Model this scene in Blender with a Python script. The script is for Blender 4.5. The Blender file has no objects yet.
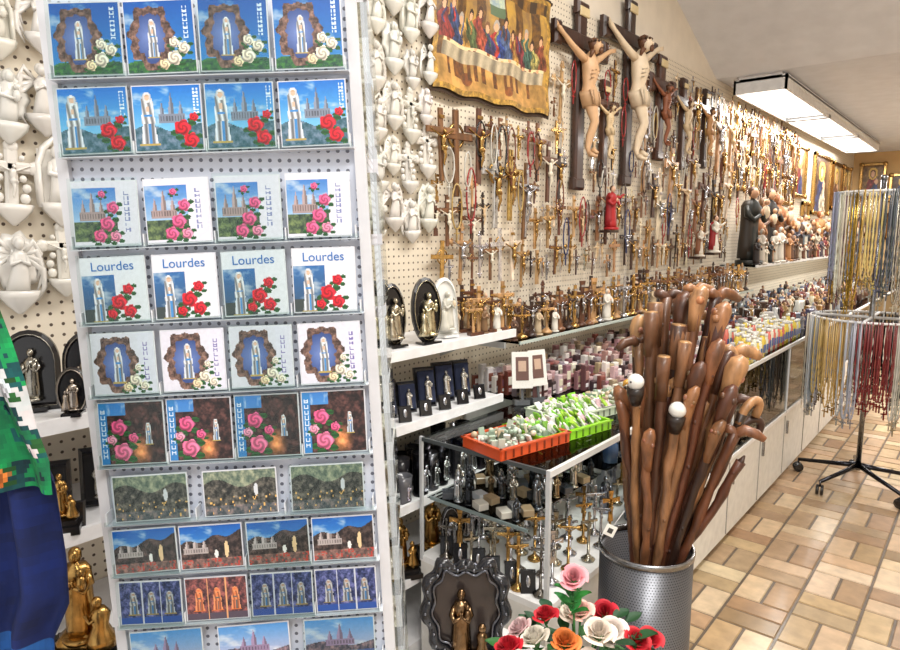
import bpy, math, random
from mathutils import Matrix, Vector, noise as mn
random.seed(7)
R=random.random
def U(a,b): return a+(b-a)*R()
scene=bpy.context.scene
try: scene.view_settings.view_transform='Standard'
except Exception: pass
def lin(c):
    o=[]
    for x in c[:3]:
        x=max(0,min(255,x))/255.0
        o.append(x/12.92 if x<=.04045 else ((x+.055)/1.055)**2.4)
    return (o[0],o[1],o[2],1.0)
def jit(c,a=12):
    d=U(-a,a); return (c[0]+d+U(-a,a)*.3,c[1]+d+U(-a,a)*.3,c[2]+d+U(-a,a)*.3)
# ------------------------------------------------ materials
MATS={}
def newmat(name):
    m=bpy.data.materials.new(name); m.use_nodes=True
    nt=m.node_tree; b=nt.nodes['Principled BSDF']; MATS[name]=m
    return m,nt,b
def colmat(name,rough=.5,metal=0,coat=0,noise=0.25,scale=30,stretch=None,bump=0):
    m,nt,b=newmat(name)
    at=nt.nodes.new('ShaderNodeAttribute'); at.attribute_name='Col'
    tc=nt.nodes.new('ShaderNodeTexCoord'); nz=nt.nodes.new('ShaderNodeTexNoise')
    nz.inputs['Scale'].default_value=scale; nz.inputs['Detail'].default_value=4
    mp=nt.nodes.new('ShaderNodeMapping')
    if stretch: mp.inputs['Scale'].default_value=stretch
    nt.links.new(tc.outputs['Object'],mp.inputs['Vector']); nt.links.new(mp.outputs['Vector'],nz.inputs['Vector'])
    mr=nt.nodes.new('ShaderNodeMapRange'); mr.inputs['From Min'].default_value=.3; mr.inputs['From Max'].default_value=.7
    mr.inputs['To Min'].default_value=1-noise; mr.inputs['To Max'].default_value=1+noise
    nt.links.new(nz.outputs['Fac'],mr.inputs['Value'])
    mx=nt.nodes.new('ShaderNodeVectorMath'); mx.operation='SCALE'
    nt.links.new(at.outputs['Color'],mx.inputs[0]); nt.links.new(mr.outputs['Result'],mx.inputs['Scale'])
    nt.links.new(mx.outputs['Vector'],b.inputs['Base Color'])
    b.inputs['Roughness'].default_value=rough; b.inputs['Metallic'].default_value=metal
    b.inputs['Coat Weight'].default_value=coat; b.inputs['Coat Roughness'].default_value=.12
    if bump:
        bp=nt.nodes.new('ShaderNodeBump'); bp.inputs['Strength'].default_value=bump; bp.inputs['Distance'].default_value=.002
        nt.links.new(nz.outputs['Fac'],bp.inputs['Height']); nt.links.new(bp.outputs['Normal'],b.inputs['Normal'])
    return m
colmat('paint',.5,0,0,.08,20)
colmat('print',.4,0,.15,.05,200)
colmat('ceramic',.22,0,.3,.04,15)
colmat('metal',.25,1,0,.3,60)
colmat('wood',.42,0,.2,.5,45,(1,1,.25),.3)
colmat('cloth',.85,0,0,.12,60)
colmat('plaster',.75,0,0,.05,8)
colmat('tile',.42,0,.1,.16,18,None,.3)
colmat('petal',.6,0,0,.08,60)
m,nt,b=newmat('glass'); nt.nodes.remove(b)
out=nt.nodes['Material Output']; tr=nt.nodes.new('ShaderNodeBsdfTransparent'); gl=nt.nodes.new('ShaderNodeBsdfGlossy')
gl.inputs['Roughness'].default_value=.03; tr.inputs['Color'].default_value=(.95,.98,.97,1)
fr=nt.nodes.new('ShaderNodeFresnel'); fr.inputs['IOR'].default_value=1.22; ms=nt.nodes.new('ShaderNodeMixShader')
nt.links.new(fr.outputs[0],ms.inputs[0]); nt.links.new(tr.outputs[0],ms.inputs[1]); nt.links.new(gl.outputs[0],ms.inputs[2]); nt.links.new(ms.outputs[0],out.inputs['Surface'])
m,nt,b=newmat('lamp'); b.inputs['Base Color'].default_value=(.8,.8,.8,1); b.inputs['Emission Color'].default_value=(1,.99,.95,1); b.inputs['Emission Strength'].default_value=1.6
def dotmat(name,mode,pitch,rad,base,hole,metal=0,rough=.5):
    m,nt,b=newmat(name); N=nt.nodes; L=nt.links
    tc=N.new('ShaderNodeTexCoord'); sp=N.new('ShaderNodeSeparateXYZ')
    if mode=='world':
        g=N.new('ShaderNodeNewGeometry'); L.new(g.outputs['Position'],sp.inputs[0])
    else: L.new(tc.outputs['Object'],sp.inputs[0])
    def mt(op,a,b2=None):
        n=N.new('ShaderNodeMath'); n.operation=op
        for i,v in enumerate((a,b2)):
            if v is None: continue
            if isinstance(v,(int,float)): n.inputs[i].default_value=v
            else: L.new(v,n.inputs[i])
        return n.outputs[0]
    bz=mt('DIVIDE',sp.outputs[2],pitch)
    if mode=='world': a=mt('DIVIDE',sp.outputs[1],pitch)
    elif mode=='cyl':
        a=mt('MULTIPLY',mt('ARCTAN2',sp.outputs[1],sp.outputs[0]),round(.13/pitch*2*math.pi)/(2*math.pi))
        a=mt('ADD',a,mt('MULTIPLY',mt('MODULO',mt('FLOOR',bz),2.0),.5))
    else: a=mt('DIVIDE',mt('ADD',sp.outputs[0],sp.outputs[1]),pitch)
    fa=mt('SUBTRACT',mt('FRACT',a),.5); fb=mt('SUBTRACT',mt('FRACT',bz),.5)
    d=mt('ADD',mt('MULTIPLY',fa,fa),mt('MULTIPLY',fb,fb))
    h=mt('LESS_THAN',d,rad*rad)
    mx=N.new('ShaderNodeMix'); mx.data_type='RGBA'
    L.new(h,mx.inputs[0]); mx.inputs[6].default_value=lin(base); mx.inputs[7].default_value=lin(hole)
    L.new(mx.outputs[2],b.inputs['Base Color']); b.inputs['Roughness'].default_value=rough
    if metal: L.new(mt('MULTIPLY',mt('SUBTRACT',1.0,h),metal),b.inputs['Metallic'])
dotmat('pegwall','world',.026,.15,(222,211,192),(88,74,62))
dotmat('pegrack','obj',.0125,.2,(220,226,240),(110,114,128),0,.35)
dotmat('perfsteel','cyl',.008,.25,(120,122,128),(35,36,40),.85,.36)
# ------------------------------------------------ mesh builder
I4=Matrix.Identity(4)
def T(x,y,z,rot=0,rx=0,ry=0,s=1):
    m=Matrix.Translation((x,y,z))@Matrix.Rotation(math.radians(rot),4,'Z')
    if ry: m=m@Matrix.Rotation(math.radians(ry),4,'Y')
    if rx: m=m@Matrix.Rotation(math.radians(rx),4,'X')
    if s!=1: m=m@Matrix.Scale(s,4)
    return m
class MB:
    def __init__(s): s.v=[];s.f=[];s.c=[];s.m=[];s.sm=[];s.names=[]
    def mi(s,n):
        if n not in s.names: s.names.append(n)
        return s.names.index(n)
    def add(s,M,vs,fs,col,mat='paint',smooth=False,cols=None):
        o=len(s.v); mi=s.mi(mat)
        for p in vs: s.v.append(M@Vector(p))
        lc=lin(col) if col else None
        for i,f in enumerate(fs):
            s.f.append([o+k for k in f]); s.c.append(lin(cols[i]) if cols else lc); s.m.append(mi); s.sm.append(smooth)
    def box(s,M,c,d,col,mat='paint'):
        x,y,z=c; a,b,e=d[0]/2,d[1]/2,d[2]/2
        vs=[(x+i*a,y+j*b,z+k*e) for i in(-1,1) for j in(-1,1) for k in(-1,1)]
        s.add(M,vs,[(0,1,3,2),(4,6,7,5),(0,4,5,1),(2,3,7,6),(0,2,6,4),(1,5,7,3)],col,mat)
    def bbox(s,M,c,d,col,mat='paint',bv=.1):
        x,y,z=c; a,b,e=d[0]/2,d[1]/2,d[2]/2; q=min(a,e)*bv*2; q=min(q,b)
        vs=[]
        for yy,sh in((b,0),(-b+q,0),(-b,q)):
            vs+=[(x-a+sh,y+yy,z-e+sh),(x+a-sh,y+yy,z-e+sh),(x+a-sh,y+yy,z+e-sh),(x-a+sh,y+yy,z+e-sh)]
        fs=[(3,2,1,0),(8,9,10,11)]
        for r in(0,4):
            for k in range(4): fs.append((r+k,r+(k+1)%4,r+4+(k+1)%4,r+4+k))
        s.add(M,vs,fs,col,mat)
    def tube(s,M,pts,rad,col,mat='paint',seg=6,e=1.0,ref=(0,1,0),smooth=True):
        pts=[Vector(p) for p in pts]; n=len(pts)
        if isinstance(rad,(int,float)): rad=[rad]*n
        vs=[];fs=[]; rv=Vector(ref)
        for i,p in enumerate(pts):
            t=(pts[min(i+1,n-1)]-pts[max(i-1,0)]).normalized()
            if abs(t.dot(rv))>.95: bb=t.cross(Vector((1,0,0))).normalized()
            else: bb=t.cross(rv).normalized()
            nn=bb.cross(t)
            for k in range(seg):
                a=2*math.pi*k/seg
                vs.append(p+bb*math.cos(a)*rad[i]+nn*math.sin(a)*rad[i]*e)
        for i in range(n-1):
            for k in range(seg):
                fs.append((i*seg+k,i*seg+(k+1)%seg,(i+1)*seg+(k+1)%seg,(i+1)*seg+k))
        fs.append(tuple(range(seg))[::-1]); fs.append(tuple((n-1)*seg+k for k in range(seg)))
        s.add(M,vs,fs,col,mat,smooth)
    def lathe(s,M,prof,col,mat='paint',seg=12,sx=1,sy=1,o=(0,0,0),cap=True,fn=None):
        vs=[];fs=[]
        for j,(r,z) in enumerate(prof):
            for k in range(seg):
                a=2*math.pi*k/seg; rr=r*(fn(a,j/(len(prof)-1)) if fn else 1)
                vs.append((o[0]+math.cos(a)*rr*sx,o[1]+math.sin(a)*rr*sy,o[2]+z))
        n=len(prof)
        for i in range(n-1):
            for k in range(seg): fs.append((i*seg+k,i*seg+(k+1)%seg,(i+1)*seg+(k+1)%seg,(i+1)*seg+k))
        if cap: fs.append(tuple(range(seg))[::-1]); fs.append(tuple((n-1)*seg+k for k in range(seg)))
        s.add(M,vs,fs,col,mat,True)
    def ell(s,M,c,r,col,mat='paint',seg=8,rings=5):
        prof=[(math.sin(math.pi*i/rings)+1e-4,-math.cos(math.pi*i/rings)) for i in range(rings+1)]
        s.lathe(M@Matrix.Translation(c)@Matrix.Diagonal((r[0],r[1],r[2],1)),prof,col,mat,seg)
    def grid(s,M,P,nu,nv,col=None,mat='paint',cf=None,smooth=True):
        vs=[P(i/nu,j/nv) for j in range(nv+1) for i in range(nu+1)]
        fs=[];cs=[]
        for j in range(nv):
            for i in range(nu):
                a=j*(nu+1)+i; fs.append((a,a+1,a+nu+2,a+nu+1))
                if cf: cs.append(cf((i+.5)/nu,(j+.5)/nv))
        s.add(M,vs,fs,col,mat,smooth,cs if cf else None)
    def pic(s,M,w,h,cf,nu,nv,y=0,mat='print'):
        s.grid(M,lambda a,b:((a-.5)*w,y,(b-.5)*h),nu,nv,None,mat,cf,False)
    def build(s,name,parent=None,origin='auto'):
        me=bpy.data.meshes.new(name); o=Vector((0,0,0))
        if origin=='auto' and parent is None:
            xs=[p.x for p in s.v];ys=[p.y for p in s.v];zs=[p.z for p in s.v]
            o=Vector(((min(xs)+max(xs))/2,(min(ys)+max(ys))/2,min(zs)))
        elif isinstance(origin,tuple): o=Vector(origin)
        me.from_pydata([tuple(p-o) for p in s.v],[],s.f)
        for n in s.names: me.materials.append(MATS[n])
        me.polygons.foreach_set('material_index',s.m); me.polygons.foreach_set('use_smooth',s.sm)
        ca=me.color_attributes.new('Col','FLOAT_COLOR','CORNER')
        buf=[]
        for f,c in zip(s.f,s.c): buf+=list(c)*len(f)
        ca.data.foreach_set('color',buf); me.update()
        ob=bpy.data.objects.new(name,me); ob.location=o; scene.collection.objects.link(ob)
        if parent: ob.parent=parent
        return ob
def empty(name,M):
    e=bpy.data.objects.new(name,None); e.matrix_world=M; e.empty_display_size=.1; scene.collection.objects.link(e); return e
# palettes
GOLD=(186,150,92);SILV=(190,190,195);DK=(50,28,18);BR=(84,48,28);MB_=(116,74,44);TAN=(176,136,92);CRM=(226,208,180);WHT=(240,238,232);BLK=(22,20,22)
WX=-1.682
# ------------------------------------------------ room
b=MB(); b.box(I4,(-1.76,4.5,1.7),(.1,14,3.4),(226,216,200),'plaster'); b.box(I4,(-1.704,4.6,1.3),(.012,12.8,2.6),(236,226,208),'pegwall'); b.build('wall_left')
b=MB(); b.box(I4,(.45,11.05,1.7),(4.3,.1,3.4),(214,180,130),'plaster'); b.build('wall_far')
b=MB(); b.box(I4,(2.65,4.5,1.7),(.1,13.0,3.4),(232,226,214),'plaster'); b.build('wall_right')
b=MB()
pr=[(-2,3.3),(3.5,3.3),(5.1,2.63),(11.1,2.63)]
for (y0,z0),(y1,z1) in zip(pr,pr[1:]):
    b.add(I4,[(-1.72,y0,z0),(2.7,y0,z0),(2.7,y1,z1),(-1.72,y1,z1),(-1.72,y0,z0+.1),(2.7,y0,z0+.1),(2.7,y1,z1+.1),(-1.72,y1,z1+.1)],[(0,1,2,3),(7,6,5,4)],(218,222,232) if y0>5 else (228,230,236),'plaster')
b.build('ceiling')
# floor: basket weave clay tiles
b=MB(); b.box(I4,(.45,4.5,-.03),(4.4,13.2,.05),(100,88,76),'tile')
tc=[(192,164,130),(168,138,106),(200,176,144),(152,122,92),(184,154,120),(206,184,154),(162,134,104),(176,150,120)]
P=.22
for i in range(-6,17):
    for j in range(-8,49):
        x0=-.95+ (i-0)*P; y0=.3+j*P
        if x0<-1.2 or x0>2.4: continue
        for k in range(2):
            if (i+j)%2: cx,cy,sx,sy=x0+P/2,y0+P/4+k*P/2,P-.010,P/2-.010
            else: cx,cy,sx,sy=x0+P/4+k*P/2,y0+P/2,P/2-.010,P-.010
            c=jit(random.choice(tc),10); zt=.0
            a,e=sx/2,sy/2;q=.003
            vs=[(cx-a,cy-e,-.005),(cx+a,cy-e,-.005),(cx+a,cy+e,-.005),(cx-a,cy+e,-.005),(cx-a+q,cy-e+q,zt),(cx+a-q,cy-e+q,zt),(cx+a-q,cy+e-q,zt),(cx-a+q,cy+e-q,zt)]
            b.add(I4,vs,[(4,5,6,7),(0,1,5,4),(1,2,6,5),(2,3,7,6),(3,0,4,7)],c,'tile')
b.build('floor',origin=(0,0,0))
# ------------------------------------------------ ceiling lights: one in view, the rest added unseen to light the room
def fixture(x,y0,y1,z,w,n,E=30):
    b=MB(); cy=(y0+y1)/2;L=y1-y0; W_=(224,224,224)
    b.box(I4,(x,cy,z+.105),(w*.8,L,.03),W_)
    for sx in(-1,1): b.box(I4,(x+sx*(w/2-.008),cy,z+.05),(.016,L,.10),W_)
    for yy in(y0+.008,y1-.008): b.box(I4,(x,yy,z+.05),(w,.016,.10),W_)
    b.box(I4,(x,cy,z+.085),(w,L,.012),W_)
    for k in range(1,n): b.box(I4,(x,y0+L*k/n,z+.012),(w,.07,.03),(150,150,150))
    b.box(I4,(x,cy,z+.03),(w-.06,L-.05,.01),WHT,'lamp')
    ob=b.build('ceiling_light_fixture')
    for k in range(n):
        ld=bpy.data.lights.new('tube_light','AREA'); ld.shape='RECTANGLE'; ld.size=w*.7; ld.size_y=L/n-.12; ld.energy=E*L/n; ld.color=(1,.97,.92)
        lo=bpy.data.objects.new('tube_light',ld); lo.parent=ob; lo.location=(0,-L/2+L*(k+.5)/n,.018); scene.collection.objects.link(lo)
fixture(-1.42,5.15,9.7,2.51,.36,3,20)
fixture(.4,5.6,9.9,2.51,.36,2,30)  # unseen fixture, added to light the far aisle
fixture(-.2,.9,3.3,3.18,.36,2,32)  # added overhead out of view to brighten the foreground
fixture(.9,-1.6,.6,3.18,.36,1,38)  # added fill light behind the camera, never in view
# ------------------------------------------------ figure generators (face -Y)
def corpus(b,M,h,col,mat='paint',seg=5,hair=None,cloth=None):
    s=Matrix.Scale(h,4); N=M@s
    b.tube(N,[(0,-.09,-.01),(0,-.07,.05),(.01,-.085,.15),(.025,-.12,.27),(.01,-.09,.40),(0,-.06,.50),(0,-.065,.59),(0,-.08,.70),(0,-.065,.79),(0.01,-.08,.86)],
           [.022,.03,.045,.048,.07,.088,.07,.098,.09,.032],col,mat,seg,.72)
    for q in(-1,1):
        b.tube(N,[(q*.06,-.065,.78),(q*.15,-.05,.82),(q*.26,-.04,.87),(q*.40,-.03,.94),(q*.46,-.03,.965),(q*.50,-.035,.98)],[.038,.034,.027,.02,.024,.008],col,mat,seg,.9)
    b.ell(N,(.025,-.115,.905),(.045,.05,.065),col,mat,seg+1,4)
    hc=hair or col
    b.ell(N,(.02,-.092,.925),(.054,.05,.062),hc,mat,seg+1,4)
    b.tube(N,[(-.03,-.065,.55),(0,-.07,.50),(0,-.085,.40)],[.09,.10,.085],cloth or col,mat,seg+1,.78)
    b.tube(N,[(.09,-.08,.53),(.12,-.08,.45),(.10,-.08,.36)],[.025,.03,.012],cloth or col,mat,4)
def cross(b,M,H,col,mat='wood',style=0,cc=GOLD,cm='metal',seg=4,corp=True):
    w=H*(.085 if style!=1 else .06); t=max(.006,H*.04); bz=.70*H; L=H*.6
    if style in(0,3,4):
        b.bbox(M,(0,-t/2,H/2),(w,t,H),col,mat); b.bbox(M,(0,-t/2-.001,bz),(L,t*1.04,w),col,mat)
    elif style==1:
        b.bbox(M,(0,-t/2,H/2),(w,t,H),col,mat); b.bbox(M,(0,-t/2-.001,bz),(L,t*1.04,w),col,mat)
        for (x,z) in((0,H),(0,0),(L/2,bz),(-L/2,bz)):
            b.ell(M,(x,-t/2,z),(w*.8,t*.7,w*.8),col,mat,6,4)
            for q in(-1,1):
                if x==0: b.ell(M,(q*w*.8,-t/2,z-(.9*w if z>0 else -.9*w)),(w*.5,t*.6,w*.5),col,mat,5,3)
                else: b.ell(M,(x-(w*.9 if x>0 else -w*.9),-t/2,z+q*w*.8),(w*.5,t*.6,w*.5),col,mat,5,3)
    elif style==2:
        def arm(p0,p1):
            d=Vector((p1[0]-p0[0],0,p1[1]-p0[1])).normalized(); n=Vector((-d.z,0,d.x))
            a=Vector((p0[0],0,p0[1]));e=Vector((p1[0],0,p1[1]))
            pl=[a-n*w*.4,e-n*w*.95,e+n*w*.95,a+n*w*.4]
            vs=[(p.x,0,p.z) for p in pl]+[(p.x,-t,p.z) for p in pl]
            b.add(M,vs,[(4,5,6,7),(0,1,5,4),(1,2,6,5),(2,3,7,6),(3,0,4,7)],col,mat)
        for e in((0,0),(0,H),(L/2,bz),(-L/2,bz)): arm((0,bz),e)
    if style==3: b.lathe(M@T(0,-t/2,bz,0,90),[(H*.13,-t*.3),(H*.15,-t*.3),(H*.15,t*.3),(H*.13,t*.3)],GOLD,'metal',12,cap=False)
    if style==4: b.bbox(M,(0,-t*1.1,H/2),(w*.5,t*.5,H*.95),cc,cm); b.bbox(M,(0,-t*1.1,bz),(L*.94,t*.5,w*.5),cc,cm)
    if corp:
        b.box(M,(0,-t*1.2,H*.88),(w*1.2,t*.4,w*.55),cc,cm)
        corpus(b,M@T(0,-t*.9,bz-.48*H),H*.5,cc,cm,seg)
def statue(b,M,h,robe,cloak=None,skin=(222,180,150),mat='paint',seg=9,base=None,hood=True,hold=None):
    N=M@Matrix.Scale(h,4); cloak=cloak or robe
    fold=lambda a,t:1+.07*math.sin(a*5)*(1-t)
    b.lathe(N,[(.16,0),(.17,.02),(.17,.05),(.13,.06)],base or robe,mat,seg)
    b.lathe(N,[(.13,.05),(.125,.15),(.10,.35),(.085,.5),(.105,.62),(.12,.72),(.085,.79),(.035,.82),(.03,.85)],robe,mat,seg+3,1,.72,fn=fold)
    b.lathe(N,[(.15,.08),(.145,.25),(.13,.45),(.13,.62),(.135,.74),(.09,.81)],cloak,mat,seg+3,1.02,.72,(0,.03,0),fn=fold)
    b.ell(N,(0,-.015,.895),(.052,.058,.072),skin,mat,8,5)
    b.ell(N,(0,-.07,.885),(.011,.014,.015),skin,mat,5,3)
    if hood: b.ell(N,(0,.015,.905),(.068,.065,.085),cloak,mat,8,5)
    else: b.ell(N,(0,.012,.915),(.058,.056,.068),(80,50,30) if mat!='metal' else skin,mat,8,5)
    for q in(-1,1):
        b.tube(N,[(q*.11,0,.73),(q*.14,-.04,.62),(q*.10,-.11,.56),(q*.02,-.14,.63)],[.04,.045,.035,.02],robe,mat,6)
        b.tube(N,[(q*.02,-.14,.62),(q*.008,-.15,.70)],[.018,.01],skin,mat,5)
    if hold=='child':
        cc=robe if mat=='metal' else (226,206,176)
        b.ell(N,(.09,-.13,.66),(.05,.05,.09),cc,mat,6,4); b.ell(N,(.09,-.14,.78),(.032,.034,.04),skin,mat,6,4)
def font(b,M,h,k=0,col=(222,218,210)):
    c=jit(col,7); N=M@Matrix.Scale(h,4); mt='ceramic'; k=k%5
    if k in(0,2): # scalloped shell plate
        fl=lambda a,t:1+.09*math.cos(a*9)
        b.lathe(N@T(0,0,.60,0,90),[(.22,0),(.25,.03),(.19,.06),(.12,.05),(.10,.07),(.02,.07)],c,mt,36,1,1.35,fn=fl)
    elif k==1:   # cross shaped plate with scrolls
        b.bbox(N,(0,-.03,.62),(.15,.06,.76),c,mt,.25); b.bbox(N,(0,-.03,.74),(.52,.06,.14),c,mt,.25)
        for (x,z) in((0,1.0),(.26,.74),(-.26,.74)): b.ell(N,(x,-.035,z),(.09,.04,.09),c,mt,8,5)
        for q in(-1,1):
            for (x,z,r) in((.13,.6,.05),(.17,.48,.06),(.15,.35,.07),(.12,.86,.04)): b.ell(N,(q*x,-.03,z),(r,.04,r),c,mt,7,4)
    elif k==3:   # gothic niche
        b.tube(N,[(-.2,-.03,.25),(-.21,-.03,.65),(-.13,-.03,.88),(0,-.03,1.02),(.13,-.03,.88),(.21,-.03,.65),(.2,-.03,.25)],.04,c,mt,7)
        b.bbox(N,(0,-.01,.55),(.38,.03,.66),c,mt,.2); b.ell(N,(0,-.03,1.06),(.04,.04,.06),c,mt,6,4)
        for q in(-1,1): b.tube(N,[(q*.2,-.05,.22),(q*.2,-.06,.7)],[.035,.03],c,mt,6)
    if k in(0,4):
        b.tube(N,[(-.02,-.09,.22),(0,-.10,.4),(.01,-.11,.55),(0,-.10,.68),(0,-.10,.75)],[.13,.11,.085,.08,.03],c,mt,9,.6)
        b.ell(N,(0,-.13,.81),(.055,.055,.07),c,mt,8,5); b.ell(N,(0,-.10,.83),(.07,.05,.075),c,mt,8,5)
        for q in(-1,1):
            for f in range(4): b.tube(N,[(q*.05,-.05,.68),(q*(.17+.03*f),-.045,.84-.11*f),(q*(.24+.012*f),-.04,.70-.13*f),(q*.20,-.035,.50-.12*f)],[.03,.045,.035,.01],c,mt,5,.5)
            b.tube(N,[(q*.07,-.1,.66),(q*.08,-.15,.57),(0,-.18,.62)],[.034,.034,.015],c,mt,6)
    elif k==1: corpus(b,N@T(0,-.07,.36),.42,c,mt,6)
    else:
        b.tube(N,[(-.02,-.06,.24),(0,-.10,.42),(.0,-.10,.6),(0,-.09,.74),(0,-.09,.79)],[.11,.11,.09,.09,.03],c,mt,9,.6)
        b.ell(N,(0,-.12,.83),(.05,.05,.065),c,mt,8,5); b.ell(N,(0,-.095,.84),(.075,.05,.085),c,mt,8,5); b.ell(N,(.07,-.17,.60),(.05,.045,.08),c,mt,7,4); b.ell(N,(.07,-.18,.71),(.035,.035,.04),c,mt,7,4)
        for q in(-1,1): b.tube(N,[(q*.08,-.08,.72),(q*.11,-.13,.6),(.03,-.19,.56)],[.034,.034,.02],c,mt,6)
    b.lathe(N@T(0,-.09,.10),[(.02,-.1),(.05,-.07),(.12,.0),(.19,.09),(.21,.17),(.185,.17),(.12,.08),(.02,.05)],c,mt,20,1.05,.62,fn=lambda a,t:1+.06*math.cos(a*9))
# ------------------------------------------------ printed pictures
def h2(u,v,s=0):
    n=math.sin(u*127.1+v*311.7+s*74.7)*43758.5453; return n-math.floor(n)
def fb(u,v,s=0):
    return max(0,min(1.1,.5+.75*mn.noise(Vector((u*1.0,v*1.0,s+.5)))+.5*mn.noise(Vector((u*2.3,v*2.3,s+3.3)))+.25*mn.noise(Vector((u*5,v*5,s)))))
def el(u,v,cx,cy,rx,ry): return ((u-cx)/rx)**2+((v-cy)/ry)**2
def roses(u,v,lst):
    for (cx,cy,r,c) in lst:
        d=math.hypot(u-cx,v-cy)
        if d<r*1.05:
            a=math.atan2(v-cy,u-cx)
            if d>r*(.93+.1*math.cos(a*5)): continue
            k=.70+.42*(.5+.5*math.sin(a*2+d/r*11))-.22*max(0,-(math.sin(a)))*d/r
            w=max(0,math.sin(a+1)*.12*d/r)
            return (c[0]*k+255*w*.5,c[1]*k+255*w,c[2]*k+255*w)
    for (cx,cy,r,c) in lst:
        for q,s_ in((.95,-.85),(-.95,-.6),(-.4,-1.2),(1.1,.5)):
            x=(u-cx-q*r)/(r*.5);y=(v-cy-s_*r)/(r*.33)
            if x*x+y*y<1: k=.7+.5*abs(y); return (36*k,96*k,44*k)
    return None
def virgin(u,v,cx,cy,h):
    x=(u-cx)/h; y=(v-cy)/h
    if ((x)/.045)**2+((y-.36)/.055)**2<1: return (228,188,162) if y<.385 else (200,170,140)
    if (x/.08)**2+((y-.36)/.10)**2<1: k=.86+.14*math.cos(x*30); return (242*k,245*k,252*k)
    if -.12<y<.34:
        w=.095+.055*(.34-y)
        if abs(x)<w:
            if abs(x)<.03 and .1<y<.2: return (226,190,165)
            if abs(x)<w*.6 and .0<y<.04: return (60,140,215)
            k=.74+.26*math.cos(x*60+y*8-.4); return (244*k,248*k,255*k)
    if -.5<y<=-.12:
        w=.105+.12*(-.12-y)
        if abs(x)<w:
            if abs(x-.02)<.02: return (70,145,215)
            k=.72+.28*math.cos(x*55-.5); return (236*k,243*k,255*k)
    if -.54<y<=-.5 and abs(x)<.18: return (190,166,90)
    return None
def basil(u,v,cx,b0,s,c=(150,140,150)):
    x=(u-cx)/s;y=(v-b0)/s
    if y<0: return None
    if abs(x)<.5 and y<.35: return tuple(k*(.7 if math.sin(x*60)>.2 and .08<y<.28 else 1) for k in c)
    if abs(x)<.10*(1-max(0,y-.6)/.6) and y<1.2: return tuple(k*(.8 if x>0 else 1.1) for k in c)
    for q in(-.35,.35):
        if abs(x-q)<.08*(1-max(0,y-.45)/.4) and y<.85: return tuple(k*(.8 if x>q else 1.1) for k in c)
    return None
WR=(245,232,212);RR=(222,18,40);PR=(236,92,145)
def sky(v,a=(30,110,190),b_=(150,205,240),u=0):
    t=max(0,min(1,v)); n=max(0,fb(u*3+7,v*5,4)-.62)*1.2
    return tuple(b_[i]+(a[i]-b_[i])*t+(240-(b_[i]+(a[i]-b_[i])*t))*n for i in range(3))
def lett(u,v,u0,u1,v0,v1,n,seed):
    if not(u0<u<u1 and v0<v<v1): return False
    s=(v-v0)/(v1-v0)*n; i=int(s); fy=s-i; fx=(u-u0)/(u1-u0)
    if fy>.72: return False
    k=int(h2(i,seed)*4)
    return (fx<.24) or (fx>.76 and k!=1) or (fy<.16 and k!=2) or (abs(fy-.4)<.07 and k>1)
def grotto(u,v,cx,cy,s):
    a=math.atan2(v-cy,u-cx); w=1+.08*math.sin(a*7)+.05*math.sin(a*13)
    if el(u,v,cx,cy,.20*s*w,.36*s*w)<1:
        g=1-min(1,math.hypot(u-cx,v-cy)/.34); return (54+70*g,78+70*g,140+70*g)
    if el(u,v,cx,cy,.33*s*w,.46*s*w)<1: n=fb(u*16,v*16); return (60+100*n,44+80*n,40+70*n)
    return None
def cA(u,v):
    r=roses(u,v,[(.70,.2,.11,WR),(.85,.34,.09,WR),(.71,.42,.08,WR),(.55,.12,.08,(244,220,180))])
    if r: return r
    if lett(u,v,.86,.93,.48,.95,8,1): return (215,232,245)
    p=virgin(u,v,.40,.5,.55)
    if p: return p
    p=grotto(u,v,.38,.5,.98)
    if p: return p
    if v<.14+.04*math.sin(u*9): n=fb(u*20,v*20); return (26+40*n,70+60*n,60)
    return sky(v,(12,86,176),(50,140,210),u)
def cB(u,v):
    r=roses(u,v,[(.70,.34,.13,RR),(.82,.14,.12,RR),(.88,.50,.07,RR)])
    if r: return r
    if lett(u,v,.89,.96,.56,.96,8,2): return (226,240,250)
    p=virgin(u,v,.20,.52,.84)
    if p: return p
    p=basil(u,v,.55,.42,.40,(130,140,160))
    if p: return p
    if v<.34+.06*math.sin(u*8): n=fb(u*14,v*14); return (40+70*n,86+50*n,100+60*n)
    return sky((v-.3)*1.4,(20,112,210),(120,196,240),u)
def cC(u,v):
    r=roses(u,v,[(.50,.33,.12,PR),(.60,.58,.10,PR),(.38,.14,.11,PR),(.62,.13,.09,(244,140,176)),(.44,.80,.06,PR)])
    if r: return r
    if u>.66 or v>.9 or v<.05:
        if lett(u,v,.78,.86,.2,.86,8,3): return (130,140,190)
        return (230,228,242)
    p=basil(u,v,.28,.38,.4,(170,150,150))
    if p: return p
    if v<.36: n=fb(u*14,v*14); return (40+80*n,60+80*n,50+40*n)
    return sky((v-.3)*1.3,(40,110,200),(170,205,238),u)
def cD(u,v):
    r=roses(u,v,[(.56,.30,.13,RR),(.72,.5,.09,RR),(.72,.15,.11,RR),(.44,.12,.08,RR)])
    if r: return r
    if u<.52 and v<.74: return virgin(u,v,.25,.37,.70) or (sky(v,(50,120,200),(50,80,110),u) if v>.2 else (60,70,70))
    return (232,234,244)
def cE(u,v):
    r=roses(u,v,[(.66,.22,.10,WR),(.53,.10,.08,(246,220,180)),(.80,.12,.08,WR),(.72,.42,.06,WR)])
    if r: return r
    if u>.74: return (120,110,180) if lett(u,v,.82,.89,.22,.86,8,4) else (226,226,242)
    p=virgin(u,v,.4,.5,.6)
    if p: return p
    p=grotto(u,v,.38,.5,1.02)
    if p: return p
    return (224,224,238)
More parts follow.
